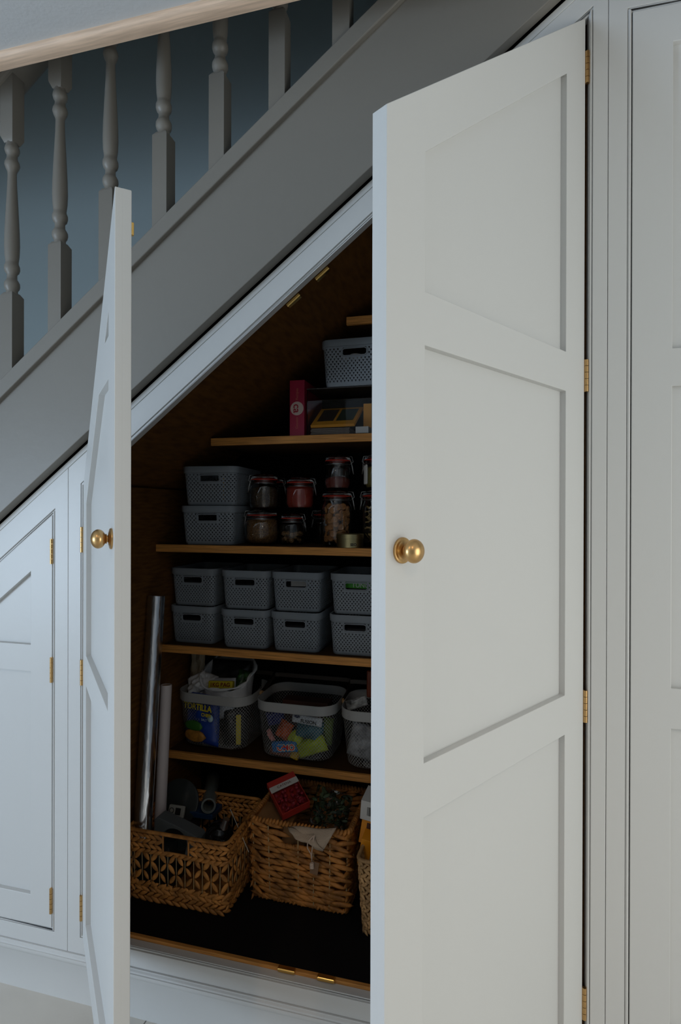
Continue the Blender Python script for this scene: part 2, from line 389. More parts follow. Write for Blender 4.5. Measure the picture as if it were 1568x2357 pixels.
# ---- right cupboard
rc = thing('storage_cupboard', 'tall closed cupboard with straight panelled door at the right edge', 'cupboard', (.9,0,0)); RX = -.9
opr = [(.3131,.195),(1.02,.195),(1.02,2.667),(.3131,2.667)]
link('face_frame', plate(L([(XB+.0012,.146),(1.3,.146),(1.3,2.95),(XB+.0012,2.95)],RX), [L(opr,RX)], .028, 0, .0008), paint, rc)
bead(L(opr,RX)).build('bead_moulding', paint, rc, smooth='auto')
d4 = link('door', door_leaf(.685, ZB, 0, 2.656, .085, .086, [(.987,1.080),(1.777,1.864)], .026, 1), paint, rc); d4.location = (.3245+RX, .001, 0)
MB().box(XB+.002+RX, 1.3+RX, .029, YB, .12, 2.95).build('carcass', dark, rc)
# scribe strip under the string, plinth with moulding
def z_strip(x): return z_under(x)-.008
sp = MB().prism([(x, f(x)) for x, f in ((-2.02, lambda x: z_frame(x)+.0003), (XB, lambda x: z_frame(x)+.0003), (XB, z_strip), (-2.02, z_strip))], -.002, .028)
struct(sp.build('trim_2', paint, bevel=.0015))
struct(MB().box(XB, 1.3, -.007, .028, 2.955, 3.0).build('trim_4', paint))
pl = MB(); prof = [(.028,0),(-.003,0),(-.003,.112),(-.006,.116),(-.010,.121),(-.0125,.128),(-.0125,.134),(-.0095,.1345),(-.0088,.139),(-.0045,.1425),(-.0045,.1455),(.028,.1455)]
n = len(prof); pl.add([(-2.02,y,z) for y,z in prof]+[(1.3,y,z) for y,z in prof], [tuple(range(n)), tuple(range(2*n-1,n-1,-1))]+[((i+1)%n,i,n+i,n+(i+1)%n) for i in range(n)])
struct(pl.build('baseboard_front', paint, smooth='auto'))
# ------------------------------------------------------------------ grey perforated baskets
def perim(w, d, r, n):
    """n points evenly spaced round a rounded rectangle centred on 0, starting mid front, going +x; returns (x, y, nx, ny)"""
    seg = [(w/2-r, 0), (r*pi/2, 1), (d-2*r, 0), (r*pi/2, 1), (w-2*r, 0), (r*pi/2, 1), (d-2*r, 0), (r*pi/2, 1), (w/2-r, 0)]
    Ltot = sum(s[0] for s in seg); out = []
    for i in range(n):
        t = i*Ltot/n; x, y, a = 0, -d/2, 0
        for l, arc in seg:
            q = min(t, l)
            if arc:
                da = q/r; x += r*(sin(a+da)-sin(a)); y += -r*(cos(a+da)-cos(a)); a += da
            else: x += cos(a)*q; y += sin(a)*q
            t -= q
            if t <= 1e-9: break
        out.append((x, y, sin(a), -cos(a)))
    return out
def grey_basket_parts(w, d, h, handle=.078):
    n = 132; rows = 17; P = perim(w, d, .022, n); bm = bmesh.new(); hb = h-.020
    def sc(z): return .915+.085*min(1, z/h) - (.02*(1-z/.006) if z < .006 else 0)
    zs = [0]+[.004+(hb-.004)*j/(rows-1) for j in range(rows)]
    rng = [[bm.verts.new((x*sc(z), y*sc(z), z)) for x, y, nx, ny in P] for z in zs]
    hz0, hz1 = h-.055, h-.030
    def inh(i, j):
        x, y, nx, ny = P[i]; x2, y2 = P[(i+1)%n][:2]; zm = (zs[j]+zs[j+1])/2
        ins = abs(nx) < .1 and abs((x+x2)/2) < handle/2 and hz0 < zm < hz1
        mar = abs(nx) < .1 and abs((x+x2)/2) < handle/2+.007 and hz0-.006 < zm
        return ins, mar
    for j in range(rows):
        for i in range(n):
            k = (i+1) % n; q = [rng[j][i], rng[j][k], rng[j+1][k], rng[j+1][i]]; ins, mar = inh(i, j)
            if ins: continue
            cw = P[0][0]
            if (i+j) % 2 == 0 and 2 <= j < rows-1 and not mar:
                a, b, c_, d_ = [v.co for v in q]
                f = lambda u, v: (a*(1-u)+b*u)*(1-v)+(d_*(1-u)+c_*u)*v
                i0, i1, i2 = bm.verts.new(f(.0,.90)), bm.verts.new(f(1.0,.90)), bm.verts.new(f(.5,.0))
                for fc in ((q[0],q[1],i2), (q[1],q[2],i1,i2), (q[2],q[3],i0,i1), (q[3],q[0],i2,i0)): bm.faces.new(fc)
            else: bm.faces.new(q)
    bm.faces.new(rng[0][::-1])
    bmesh.ops.recalc_face_normals(bm, faces=bm.faces)
    bmesh.ops.solidify(bm, geom=list(bm.faces), thickness=.0014)
    me = bpy.data.meshes.new('basket_body'); bm.to_mesh(me); bm.free()
    rim = MB(); Q = perim(w, d, .024, 64); pr_ = [(.0,h-.023),(.0035,h-.0225),(.0042,h-.002),(.0030,h),(-.0015,h),(-.002,h-.002),(-.002,h-.023)]
    m_ = len(pr_); vs = [(x+nx*o, y+ny*o, z) for x, y, nx, ny in Q for o, z in pr_]
    rim.add(vs, [(i*m_+a, ((i+1)%64)*m_+a, ((i+1)%64)*m_+(a+1)%m_, i*m_+(a+1)%m_) for i in range(64) for a in range(m_)])
    hr = MB(); zc = (hz0+hz1)/2; yy = -(d/2)*sc(zc)-.0005; pts = []
    for s_ in range(24):
        a = 2*pi*s_/24; cx = (handle/2-.010)*(1 if cos(a) > 0 else -1); pts.append((cx+.0125*cos(a), yy, zc+.0125*sin(a)))
    hr.tube(pts, .0022, 8, closed=True)
    return me, rim, hr
GB = {}
def grey_basket(key, w, d, h, loc, rz, label, group, handle=.078, m=None):
    if key not in GB:
        t = thing('storage_basket', label, 'basket', loc, rz, group)
        me, rim, hr = grey_basket_parts(w, d, h, handle)
        link('perforated_body', me, m or grey_pl, t); rim.build('rim', m or grey_pl, t, smooth='auto'); hr.build('handle_surround', m or grey_pl, t, smooth=True)
        GB[key] = t; return t
    return dup(GB[key], loc, rz, label, group)
G1 = 'small grey lattice baskets stacked two high on the middle shelf'
xs = [(-1.062,'leftmost, beside the foil roll'),(-.848,'second'),(-.652,'third'),(-.4375,'rightmost')]
W_, D_, H_ = .181, .255, .139
colw = ['in the stack beside the foil roll', 'second stack from left', 'third stack from left', 'rightmost stack']
look = [['dark lower basket ', 'dark upper basket '], ['lower basket showing pale yellow, ', 'upper basket with an empty dark handle hole, '], ['lower basket with an empty handle hole, ', 'upper basket with white packets at its handle hole, '], ['lower basket with a dark handle hole, ', 'upper basket with a green packet at its handle hole, ']]
for i, (x, _) in enumerate(xs):
    for j in range(2):
        yo = .415+.02*(i == 0)+D_/2
        grey_basket('a', W_, D_, H_, (x+.002*j, yo, .9935+j*.1405), radians((-1,1,0,.5)[i]+j*.6), 'grey lattice ' + look[i][j] + colw[i], G1)
grey_basket('b', .203, .285, H_, (-.977, .372+.1425, 1.3655), radians(4), 'lower grey lattice basket of the pair beside the glass jars', 'grey lattice baskets beside the glass jars')
grey_basket('b', .203, .285, H_, (-.972, .372+.1425, 1.5060), radians(5), 'upper grey lattice basket of the pair beside the glass jars', 'grey lattice baskets beside the glass jars')
grey_basket('c', .225, .24, .153, (-.428, .36+.12, 1.9030), 0, 'grey lattice basket standing alone highest up, holding small white tubs', 'single basket', .082)
del GB['c']['group']
white = flat('white plastic', (.6,.58,.56)); 
MB().lathe([(.022,0),(.023,.002),(.023,.105),(.021,.108)], 24).build('white_tub', white, None, smooth='auto', loc=(-.435,.415,1.908))
MB().lathe([(.016,0),(.017,.002),(.017,.100),(.015,.103)], 24).build('white_tub', white, None, smooth='auto', loc=(-.476,.43,1.908))
for o, lb in ((bpy.data.objects['white_tub'],'wider white tub in the topmost grey basket'),(bpy.data.objects['white_tub.001'],'narrower white tub at the left in the topmost grey basket')): tag(o, lb, 'tub', 'white tubs in the top basket')
tag(MB().box(-.035,.037,-.02,.03,0,.105).build('white_packet', flat('white card', (.55,.54,.52)), None, bevel=.002, loc=(-.643,.465,1.137), rz=radians(2)), 'white packet at the handle hole of the third upper grey basket', 'packet')
gp = MB().box(-.05,.05,-.012,.02,0,.112).build('green_packet', flat('bright green wrapper', (.06,.42,.02), .35), None, bevel=.004, loc=(-.436,.458,1.137)); tag(gp, 'bright green packet at the handle hole of the right upper grey basket', 'packet')
text('TUNU', .022, flat('wrapper white', (.6,.7,.55)), gp, (.012,-.0125,.094), bold=.0006)
tag(MB().box(-.07,.07,-.01,.02,0,.075).build('yellow_packet', flat('dull yellow wrapper', (.45,.40,.03)), None, bevel=.004, loc=(-.84,.475,1.0)), 'dull yellow packet seen through the lower basket of the second stack', 'packet')
tag(MB().lathe([(.008,0),(.009,.004),(.005,.01),(.005,.095),(.011,.10),(.012,.104),(.004,.108)], 16).build('gold_stopper', brass2, None, smooth='auto', loc=(-.925,.42,1.511)), 'small gold stopper at the handle hole of the upper basket beside the jars', 'stopper')

dk = flat('near black filler', (.022,.022,.024), .7)  # near black filler boxes, added so the basket holes show as shade
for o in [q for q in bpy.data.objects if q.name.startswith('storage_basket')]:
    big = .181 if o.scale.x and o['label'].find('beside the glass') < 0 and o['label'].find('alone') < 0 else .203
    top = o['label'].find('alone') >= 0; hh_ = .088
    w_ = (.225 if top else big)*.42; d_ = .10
    tag(MB().box(-w_, w_, -d_, d_, .004, hh_).build('shade_filler', dk, None, bevel=.006, loc=o.location, rz=o.rotation_euler.z), 'added shade filler inside the ' + ' '.join(o['label'].split()[:9]), 'filler', kind='stuff')
# ------------------------------------------------------------------ clip-top jars
def jar(R, H, x, y, z, label, clip=1, ang=0, rub=True, belly=1.0, neck=None, lidded=True):
    t = thing('clip_top_jar', label, 'jar', (x,y,z), radians(ang), 'clip-top glass jars on the second shelf')
    nk = neck or R*.80; hs = H-.030; th = .0028
    o = [(R*.80,0),(R*.93,.004),(R,.014),(R*belly,hs*.45),(R,hs*.78),(R*.93,hs*.86),(nk,hs*.93),(nk,hs),(nk+.003,hs+.002),(nk+.003,hs+.006)]
    i_ = [(nk-th,hs+.006),(nk-th,hs*.93),(R*.93-th,hs*.855),(R-th,hs*.77),(R*belly-th,hs*.45),(R-th,.018),(R*.85,.007),(.001,.006)]
    MB().lathe(o+i_, 40, cap=True).build('jar_body', glass, t, smooth='auto')
    if rub: MB().lathe([(nk-.004,hs+.0062),(nk+.0045,hs+.0062),(nk+.0052,hs+.0072),(nk+.0045,hs+.0088),(nk-.004,hs+.0088)], 40).build('rubber_seal', rubber, t, smooth='auto')
    MB().lathe([(nk+.003,hs+.0096),(nk+.0045,hs+.012),(nk+.004,hs+.017),(nk-.002,hs+.020),(nk-.008,hs+.025),(nk-.012,hs+.0265),(.001,hs+.0265)], 40).build('jar_lid', glass, t, smooth='auto')
    w_ = MB(); s_ = clip; a = nk+.006
    w_.tube([(0,-.010*1,hs+.012),(s_*a,-.010,hs+.012),(s_*(a+.004),-.006,hs-.004),(s_*(a+.006),0,hs-.020),(s_*(a+.010),0,hs-.040),(s_*(a+.010),.008,hs-.040),(s_*(a+.006),.008,hs-.018),(s_*a,.010,hs+.010)], .0011, 6)
    w_.tube([((nk+.0025)*cos(q*pi/12), (nk+.0025)*sin(q*pi/12), hs-.006) for q in range(24)], .0010, 6, closed=True)
    w_.tube([(s_*(nk+.003),0,hs-.006),(s_*(nk+.015),0,hs+.004),(s_*(nk+.010),0,hs+.022),(s_*(nk-.008),0,hs+.024)], .0011, 6)
    w_.build('wire_clip', steel, t, smooth=True)
    return t
def fill(R, h, x, y, z, name, m, label, lump=.002, group=None):
    mb = MB(); n, k = 36, 12; rnd = random.Random(int(x*1000))
    pr_ = [(R*.80,0),(R*.94,.006)]+[(R*(.985+.01*rnd.random()), .012+(h-.018)*i/8) for i in range(9)]+[(R*.8,h),(R*.4,h+.004),(.001,h+.006)]
    vs = []
    for r, zz in pr_:
        for a in range(n): rr = r+rnd.uniform(-lump,0); vs.append((rr*cos(2*pi*a/n), rr*sin(2*pi*a/n), zz+rnd.uniform(-lump,lump)*.5*(zz > .01)))
    fs = [(i*n+a, i*n+(a+1)%n, (i+1)*n+(a+1)%n, (i+1)*n+a) for i in range(len(pr_)-1) for a in range(n)]+[tuple(range(n))[::-1], tuple((len(pr_)-1)*n+a for a in range(n))]
    o = mb.add(vs, fs).build(name, m, None, smooth=True, loc=(x,y,z+.0072)); tag(o, label, name.replace('_',' '), kind='stuff'); return o
Z2 = 1.3648
jar(.060,.129,-.800,.475,Z2,'round-bellied clip-top jar of brown grain, lower row nearest the baskets',-1,20,belly=1.08,neck=.050)
fill(.0565,.084,-.800,.475,Z2,'brown_grain',mat('brown grain',(.34,.17,.055),.8,var=.7,vscale=220,bump=.6,bscale=260),'brown grain filling the round-bellied jar',.0015)
jar(.054,.130,-.797,.490,Z2+.129,'clip-top jar of dark seeds standing on the brown grain jar',-1,35,neck=.044)
fill(.0505,.070,-.797,.490,Z2+.129,'dark_seeds',mat('dark seeds',(.10,.055,.02),.7,var=.8,vscale=300,bump=.6,bscale=300),'dark seeds in the jar above the brown grain',.0015)
jar(.046,.118,-.692,.500,Z2,'small clip-top jar a third full of walnuts',1,0,neck=.036)
jar(.052,.118,-.664,.505,Z2+.129,'clip-top jar of red powder with orange seal above the walnut jar',1,10,neck=.044)
fill(.0485,.074,-.664,.505,Z2+.129,'red_powder',mat('red powder',(.42,.04,.02),.8,var=.3,vscale=20),'red powder filling the jar above the walnuts',.0004)
jar(.056,.197,-.518,.482,Z2,'tall clip-top jar full of round biscuits behind the gold tin',1,5,neck=.047)
jar(.046,.124,-.516,.485,Z2+.198,'clip-top jar with dark red contents standing on the biscuit jar',1,5,neck=.040)
fill(.043,.035,-.516,.485,Z2+.198,'dark_red_powder',mat('dark red powder',(.16,.025,.015),.8),'dark red powder low in the jar above the biscuits',.0004)
jar(.055,.197,-.372,.482,Z2,'tall clip-top jar of pale twisted pasta at the door edge',-1,0,neck=.047)
jar(.048,.124,-.372,.485,Z2+.198,'clip-top jar with a torn paper label at the door edge',-1,-5,neck=.042)
fill(.0445,.070,-.372,.485,Z2+.198,'olive_powder',mat('olive powder',(.20,.16,.04),.8),'olive green powder in the jar with the paper label',.0004)
jar(.048,.130,-.592,.600,Z2,'clip-top jar with red seal standing back between walnuts and biscuits',-1,0,neck=.043)
jar(.042,.125,-.815,.625,Z2+.131,'empty dark clip-top jar at the back behind the seed jar',1,0,neck=.036)
jar(.042,.125,-.700,.640,Z2+.131,'dark clip-top jar at the back behind the red powder',1,0,neck=.036)
pap = MB(); 
pp = [(.0487*cos(radians(a)), .0487*sin(radians(a))) for a in range(-152, -118, 4)]
vs = [(x*1.004,y*1.004,.018+.003*sin(i*2)) for i,(x,y) in enumerate(pp)]+[(x*1.004,y*1.004,.083+.002*cos(i)) for i,(x,y) in enumerate(pp)]
k_ = len(pp); pap.add(vs+[(x*1.01,y*1.01,z) for x,y,z in vs], [(i,i+1,k_+i+1,k_+i) for i in range(k_-1)]+[(2*k_+i+1,2*k_+i,3*k_+i,3*k_+i+1) for i in range(k_-1)]+[(0,k_,3*k_,2*k_),(k_-1,3*k_-1,4*k_-1,2*k_-1)])
o = pap.build('paper_label', flat('torn white paper', (.62,.60,.56), .8), [j for j in bpy.data.objects if j.get('label','').startswith('clip-top jar with a torn')][0], smooth='auto')
# the walnuts and the biscuits, one by one
nut = MB(); nut.ell((0,0,0), Vector((.011,0,0)), Vector((0,.009,0)), Vector((0,0,.007)), 8, 6, .6)
nmat = mat('walnut brown', (.45,.25,.10), .6, var=.6, vscale=150, bump=.6, bscale=200)
n0 = nut.build('walnut', nmat, None, smooth=True); rnd = random.Random(3)
bis = MB().lathe([(.001,-.003),(.009,-.0045),(.0115,-.003),(.0122,0),(.0115,.003),(.0095,.0048),(.006,.0030),(.0035,.0028),(.003,.0045),(.001,.0048)], 16)
b0 = bis.build('round_biscuit', mat('biscuit brown', (.55,.25,.085), .6, var=.3, vscale=90), None, smooth='auto')
pa = MB()
for s_ in range(3): pa.ell((0,0,0), Vector((.014,.0015*(s_-1),.002*(s_-1))), Vector((0,.0035,.001)), Vector((0,-.0005,.0012)), 5, 5, .7)
p0 = pa.build('pasta_twist', mat('pasta yellow', (.62,.42,.15), .5, var=.4, vscale=80), None, smooth=True)
def pack(o0, cx, cy, z0, z1, R, n, label, group, cat, r, seed):
    rd = random.Random(seed); pts = []; tries = 0
    while len(pts) < n and tries < 9000:
        tries += 1; a = rd.uniform(-pi, pi); rr = R*sqrt(rd.uniform(.25,1)) if len(pts)%3 else R; z = rd.uniform(z0, z1)
        p = Vector((cx+rr*cos(a), cy+rr*sin(a), z))
        if all((p-q).length > r for q in pts): pts.append(p)
    for i, p in enumerate(pts):
        o = o0 if i == 0 else o0.copy()
        if i: C.objects.link(o)
        o.location = p; dr_ = Vector((p.x-cx, p.y-cy, 0)); o.rotation_mode = 'XYZ'
        if cat == 'biscuit':
            q = (Vector((p.x-cx, p.y-cy, rd.uniform(-.012,.012)))+Vector((rd.uniform(-.02,.02),rd.uniform(-.02,.02),0))).to_track_quat('Z','Y'); o.rotation_euler = q.to_euler()
        else: o.rotation_euler = (rd.uniform(0,6), rd.uniform(-.8,.8), rd.uniform(0,6))
        tag(o, label, cat, group)
pack(n0, -.692, .500, Z2+.016, Z2+.042, .031, 24, 'wrinkled walnut half in the small jar beside the round-bellied jar', 'walnuts in the small jar', 'nut', .0135, 1)
pack(b0, -.518, .482, Z2+.020, Z2+.138, .0385, 78, 'round golden biscuit in the tall jar behind the gold tin', 'biscuits in the tall jar', 'biscuit', .0165, 2)
pack(p0, -.372, .482, Z2+.020, Z2+.140, .036, 70, 'pale pasta twist in the tall jar at the door edge', 'pasta twists in the tall jar', 'pasta', .013, 5)
tin = thing('gold_tin', 'shallow round gold tin standing in front of the biscuit jar', 'tin', (-.452,.407,Z2), 0)
tmat = mat('brushed gold tin', (.42,.36,.19), .35, 1)
MB().lathe([(.044,0),(.0455,.001),(.0455,.031),(.044,.032)], 48).build('tin_body', tmat, tin, smooth='auto')
MB().lathe([(.0462,.030),(.0468,.0305),(.0468,.0445),(.0455,.046),(.040,.0455),(.001,.0455)], 48).build('tin_lid', tmat, tin, smooth='auto')
a_ = radians(-62); text('SEO', .012, flat('black ink', (.01,.01,.01)), tin, (.0461*cos(a_),.0461*sin(a_),.0105), (pi/2,0,a_+pi/2), bold=.0004)

# ------------------------------------------------------------------ first shelf: recipe file, clear box
Z1 = 1.7422
rb = thing('recipe_box', 'narrow crimson recipe file box with a round pale badge on its spine', 'file box', (-.6350,.385,Z1))
crim = flat('crimson card', (.30,.006,.035), .5)
MB().box(-.0265,.0265,0,.21,0,.193).build('box_body', crim, rb, bevel=.001)
MB().lathe([(.0235,0),(.0235,.0006),(.0232,.0008)], 40, Matrix.Translation((0,0,.096)) @ Matrix.Rotation(pi/2,4,'X')).build('badge', flat('cream print', (.50,.38,.33)), rb)
text('ca', .036, flat('crimson ink', (.30,.006,.02)), rb, (-.001,-.0011,.096), (pi/2,pi/2,0), bold=.0006)
text('Gousto', .013, flat('dull pink ink', (.45,.12,.07)), rb, (0,-.0003,.046), (pi/2,-pi/2,0)); text('Recipes', .013, flat('dull pink ink', (.45,.12,.07)), rb, (0,-.0003,.145), (pi/2,-pi/2,0))
cb = thing('clear_storage_box', 'clear acrylic box of tea packets under the topmost grey basket', 'box', (-.483,.372,Z1))
m = MB(); t_ = .0025; w2 = .113; dd = .235; hh = .155
m.box(-w2,w2,0,t_,0,.118).box(-w2,w2,dd-t_,dd,0,hh).box(-w2,-w2+t_,t_,dd-t_,0,hh).box(w2-t_,w2,t_,dd-t_,0,hh).box(-w2+t_,w2-t_,t_,dd-t_,0,t_)
m.build('box_walls', acryl, cb, bevel=.0006); MB().box(-w2,w2,0,dd,hh+.0004,hh+.0040).build('shelf_lid', flat('smoked panel', (.02,.015,.012), .4), cb)
orange = flat('amber card', (.62,.26,.012), .5); brwn = flat('dark tea photo', (.03,.015,.01), .3)
tb = thing('tea_box', 'amber tea packet carton with two dark windows lying tilted in the clear box', 'carton', (-.500,.383,Z1+.027)); tb.rotation_euler = (radians(33), 0, radians(-2))
MB().box(-.085,.070,0,.14,0,.010).build('carton', orange, tb, bevel=.001)
MB().box(-.070,-.012,.030,.125,.0101,.0110).build('window_panel', brwn, tb); MB().box(-.002,.058,.030,.125,.0101,.0110).build('window_panel', flat('dark green tea photo', (.012,.03,.014), .3), tb)
for i in range(4):
    tag(MB().box(-.083,.052,0,.20,0,.005).build('paper_packet', flat('grey brown paper', (.14,.11,.09)), None, bevel=.0008, loc=(-.502+.002*(i%2),.382,Z1+.0035+i*.0054)), ('lowest','second','third','topmost')[i]+' flat grey brown packet in the pile under the amber carton', 'packet', 'flat packets in the clear box')
tag(MB().box(-.022,.022,0,.06,0,.022).build('white_carton', flat('white card', (.55,.54,.52)), None, bevel=.001, loc=(-.405,.378,Z1+.0035)), 'small white carton at the front right of the clear box', 'carton')
tag(MB().box(-.017,.020,0,.10,0,.11).build('amber_carton', orange, None, bevel=.001, loc=(-.398,.445,Z1+.0035)), 'upright amber carton at the right end of the clear box', 'carton')

# ------------------------------------------------------------------ wire baskets on the fourth shelf
def pillow(w, h, t, seed=0, n=16, crk=.004):
    rd = random.Random(seed); mb = MB(); ph = [rd.uniform(0,6) for _ in range(8)]
    def pt(i, j, s_):
        u, v = -1+2*i/n, -1+2*j/n; b = max(0,(1-abs(u)**4)*(1-v**4))**.6
        c_ = crk*(sin(5*u+ph[0]+3*v)+sin(9*v+ph[1]-4*u)+.6*sin(14*u+ph[2])*sin(11*v+ph[3]))
        return (u*w/2*(1-.06*(1-abs(v))*0-.05*b), s_*(t/2*b+.0006)+c_*b*s_*.7+crk*.5*sin(3*v+ph[4]), v*h/2*(1-.04*b))
    N = n+1; vs = [pt(i,j,-1) for i in range(N) for j in range(N)]+[pt(i,j,1) for i in range(N) for j in range(N)]; fs = []
    for i in range(n):
        for j in range(n):
            a = i*N+j; fs += [(a,a+N,a+N+1,a+1), (N*N+a,N*N+a+1,N*N+a+N+1,N*N+a+N)]
    for i in range(n):
        for a, b in ((i*N,(i+1)*N),(i*N+n,(i+1)*N+n),(i,i+1),(n*N+i,n*N+i+1)): fs.append((a,b,N*N+b,N*N+a))
    return mb.add(vs, fs)
def place(o, loc, rot=(0,0,0)): o.location = loc; o.rotation_euler = tuple(radians(a) for a in rot); return o
def wire_basket_parts(w, d, h):
    n = 80; rows = 30; P = perim(w, d, .062, n*2); hb = h-.020
    def sc(z): return .84+.16*min(1,z/h)**.7 - (.30*(1-z/.022)**2 if z < .022 else 0)
    bm = bmesh.new(); g = {}
    def V(i, j):
        i %= 2*n
        if (i,j) not in g:
            z = max(0, hb*j/rows); x, y = P[i][:2]; q = sc(z); g[(i,j)] = bm.verts.new((x*q, y*q, z))
        return g[(i,j)]
    for j in range(0, rows):
        for i in range(0, 2*n):
            if (i+j) % 2: continue
            bot, top = (i,j), (i,j+2)
            if j+2 <= rows: bm.faces.new((V(i,j), V(i+1,j+1), V(i,j+2), V(i-1,j+1)))
    bmesh.ops.wireframe(bm, faces=list(bm.faces), thickness=.0016, offset=0, use_replace=True, use_boundary=True, use_even_offset=False)
    me = bpy.data.meshes.new('wire_mesh'); bm.to_mesh(me); bm.free()
    base = MB().prism([(0,0),(1,0),(1,1)],0,0) if False else MB()
    Q = [(x*.54,y*.54) for x,y,_,_ in perim(w,d,.062,48)]; base.add([(x,y,0) for x,y in Q]+[(x,y,.0015) for x,y in Q], [tuple(range(48))[::-1], tuple(range(48,96))]+[(i,(i+1)%48,48+(i+1)%48,48+i) for i in range(48)])
    rim = MB(); Q = perim(w, d, .062, 80); pr_ = [(.0012,h-.034),(.0022,h-.033),(.0026,h),(.0010,h+.001),(-.0006,h),(-.0010,h-.033)]; m_ = len(pr_)
    rim.add([(x+nx*o, y+ny*o, z) for x,y,nx,ny in Q for o,z in pr_], [(i*m_+a, ((i+1)%80)*m_+a, ((i+1)%80)*m_+(a+1)%m_, i*m_+(a+1)%m_) for i in range(80) for a in range(m_)])
    return me, base, rim
WB = None
def wire_basket(loc, rz, label, sx=1):
    global WB; w, d, h = .300, .245, .215; grp = 'wire mesh baskets on the fourth shelf'
    if WB is None:
        t = thing('wire_basket', label, 'basket', loc, rz, grp); me, base, rim = wire_basket_parts(w, d, h)
        link('wire_mesh', me, wire_pl, t); base.build('base_plate', wire_pl, t); rim.build('rim', wire_pl, t, smooth='auto')
        hd = MB(); pts = []
        for i in range(25):
            a = pi*i/24; cx = -cos(a); px = (w/2+.008)*max(-1,min(1,cx*1.25)); s_ = min(1, sin(a)*1.6); pts.append((px, s_*.118+.0, h-.010+s_*.038))
        vs = []; 
        for p in pts: vs += [(p[0],p[1],p[2]-.007),(p[0],p[1]+.002,p[2]-.007),(p[0],p[1]+.002,p[2]+.009),(p[0],p[1],p[2]+.009)]
        fs = [(i*4+a, i*4+(a+1)%4, i*4+4+(a+1)%4, i*4+4+a) for i in range(24) for a in range(4)]+[(0,1,2,3),(99,98,97,96)]
        hd.add(vs, fs); hd.build('handle', flat('dark bronze handle', (.06,.045,.035), .4), t, smooth='auto')
        for s_ in (-1,1): MB().lathe([(.007,0),(.0085,.002),(.0085,.009),(.006,.011)], 16, Matrix.Translation((s_*(w/2+.002),0,h-.012)) @ Matrix.Rotation(s_*pi/2,4,'Y')).build('handle_knob', flat('light wood', (.55,.33,.15)), t, smooth='auto')
        WB = t; return t
    return dup(WB, loc, rz, label, grp)
Z4 = .5835
WX = [(-1.000,.585),(-.672,.571),(-.352,.565)]
b1 = wire_basket((*WX[1], Z4), 0, 'middle wire mesh basket full of colourful sweet packets')
b2 = wire_basket((*WX[0], Z4), radians(-3), 'left wire mesh basket with tortilla chips and a white carrier bag')
b3 = wire_basket((*WX[2], Z4), radians(3), 'right wire mesh basket of silvery packets, cut by the open door')
# left basket
blue = flat('blue foil', (.012,.045,.26), .3); yel = flat('yellow print', (.62,.50,.02), .4); 
tc_ = thing('tortilla_chip_bag', 'blue tortilla chips bag with yellow lettering in the left wire basket', 'crisp bag', (-1.048,.497,.695)); tc_.rotation_euler = (radians(-4),0,radians(-12))
pillow(.155,.185,.050,1).build('bag', blue, tc_, smooth=True)
text('TORTILLA', .031, yel, tc_, (-.002,-.0335,.050), (pi/2,0,0), sx=.95, bold=.001); text('CHIPS', .017, yel, tc_, (.040,-.0335,.026), (pi/2,0,0), bold=.0006); text('SALT', .012, flat('pale print', (.5,.6,.65)), tc_, (.032,-.0335,.008), (pi/2,0,0)); text('ORGANIC', .011, flat('pale print', (.5,.6,.65)), tc_, (-.02,-.0325,.073), (pi/2,0,0))
MB().ell((-.022,-.027,-.022), Vector((.048,0,0)), Vector((0,0,.020)), Vector((0,.008,0)), 10, 6, .5).build('printed_hills', flat('green print', (.03,.13,.015)), tc_, smooth=True)
MB().ell((-.015,-.026,-.058), Vector((.055,0,0)), Vector((0,0,.024)), Vector((0,.009,0)), 10, 6, .5).build('printed_chips', mat('orange brown print', (.45,.20,.03), .5, var=.5, vscale=60), tc_, smooth=True)
MB().lathe([(.014,0),(.013,.003),(.001,.005)], 20, Matrix.Translation((.055,-.026,.016)) @ Matrix.Rotation(pi/2,4,'X')).build('printed_dip_bowl', flat('pale blue print', (.35,.5,.55)), tc_, smooth=True)
yp_ = thing('yellow_label_packet', 'dark packet with a bright yellow side label, right side of the left wire basket', 'packet', (-.925,.523,.668)); yp_.rotation_euler = (0,0,radians(18))
pillow(.09,.13,.035,5).build('packet', flat('black foil', (.015,.015,.015), .3), yp_, smooth=True); MB().box(.004,.022,-.0245,-.021,-.060,.052).build('side_label', yel, yp_)
cbm = mat('white plastic film', (.62,.63,.64), .45, bump=.5, bscale=30)
cbag = thing('carrier_bag', 'crumpled white plastic bag standing open in the left wire basket', 'bag', (-.985,.583,.737))
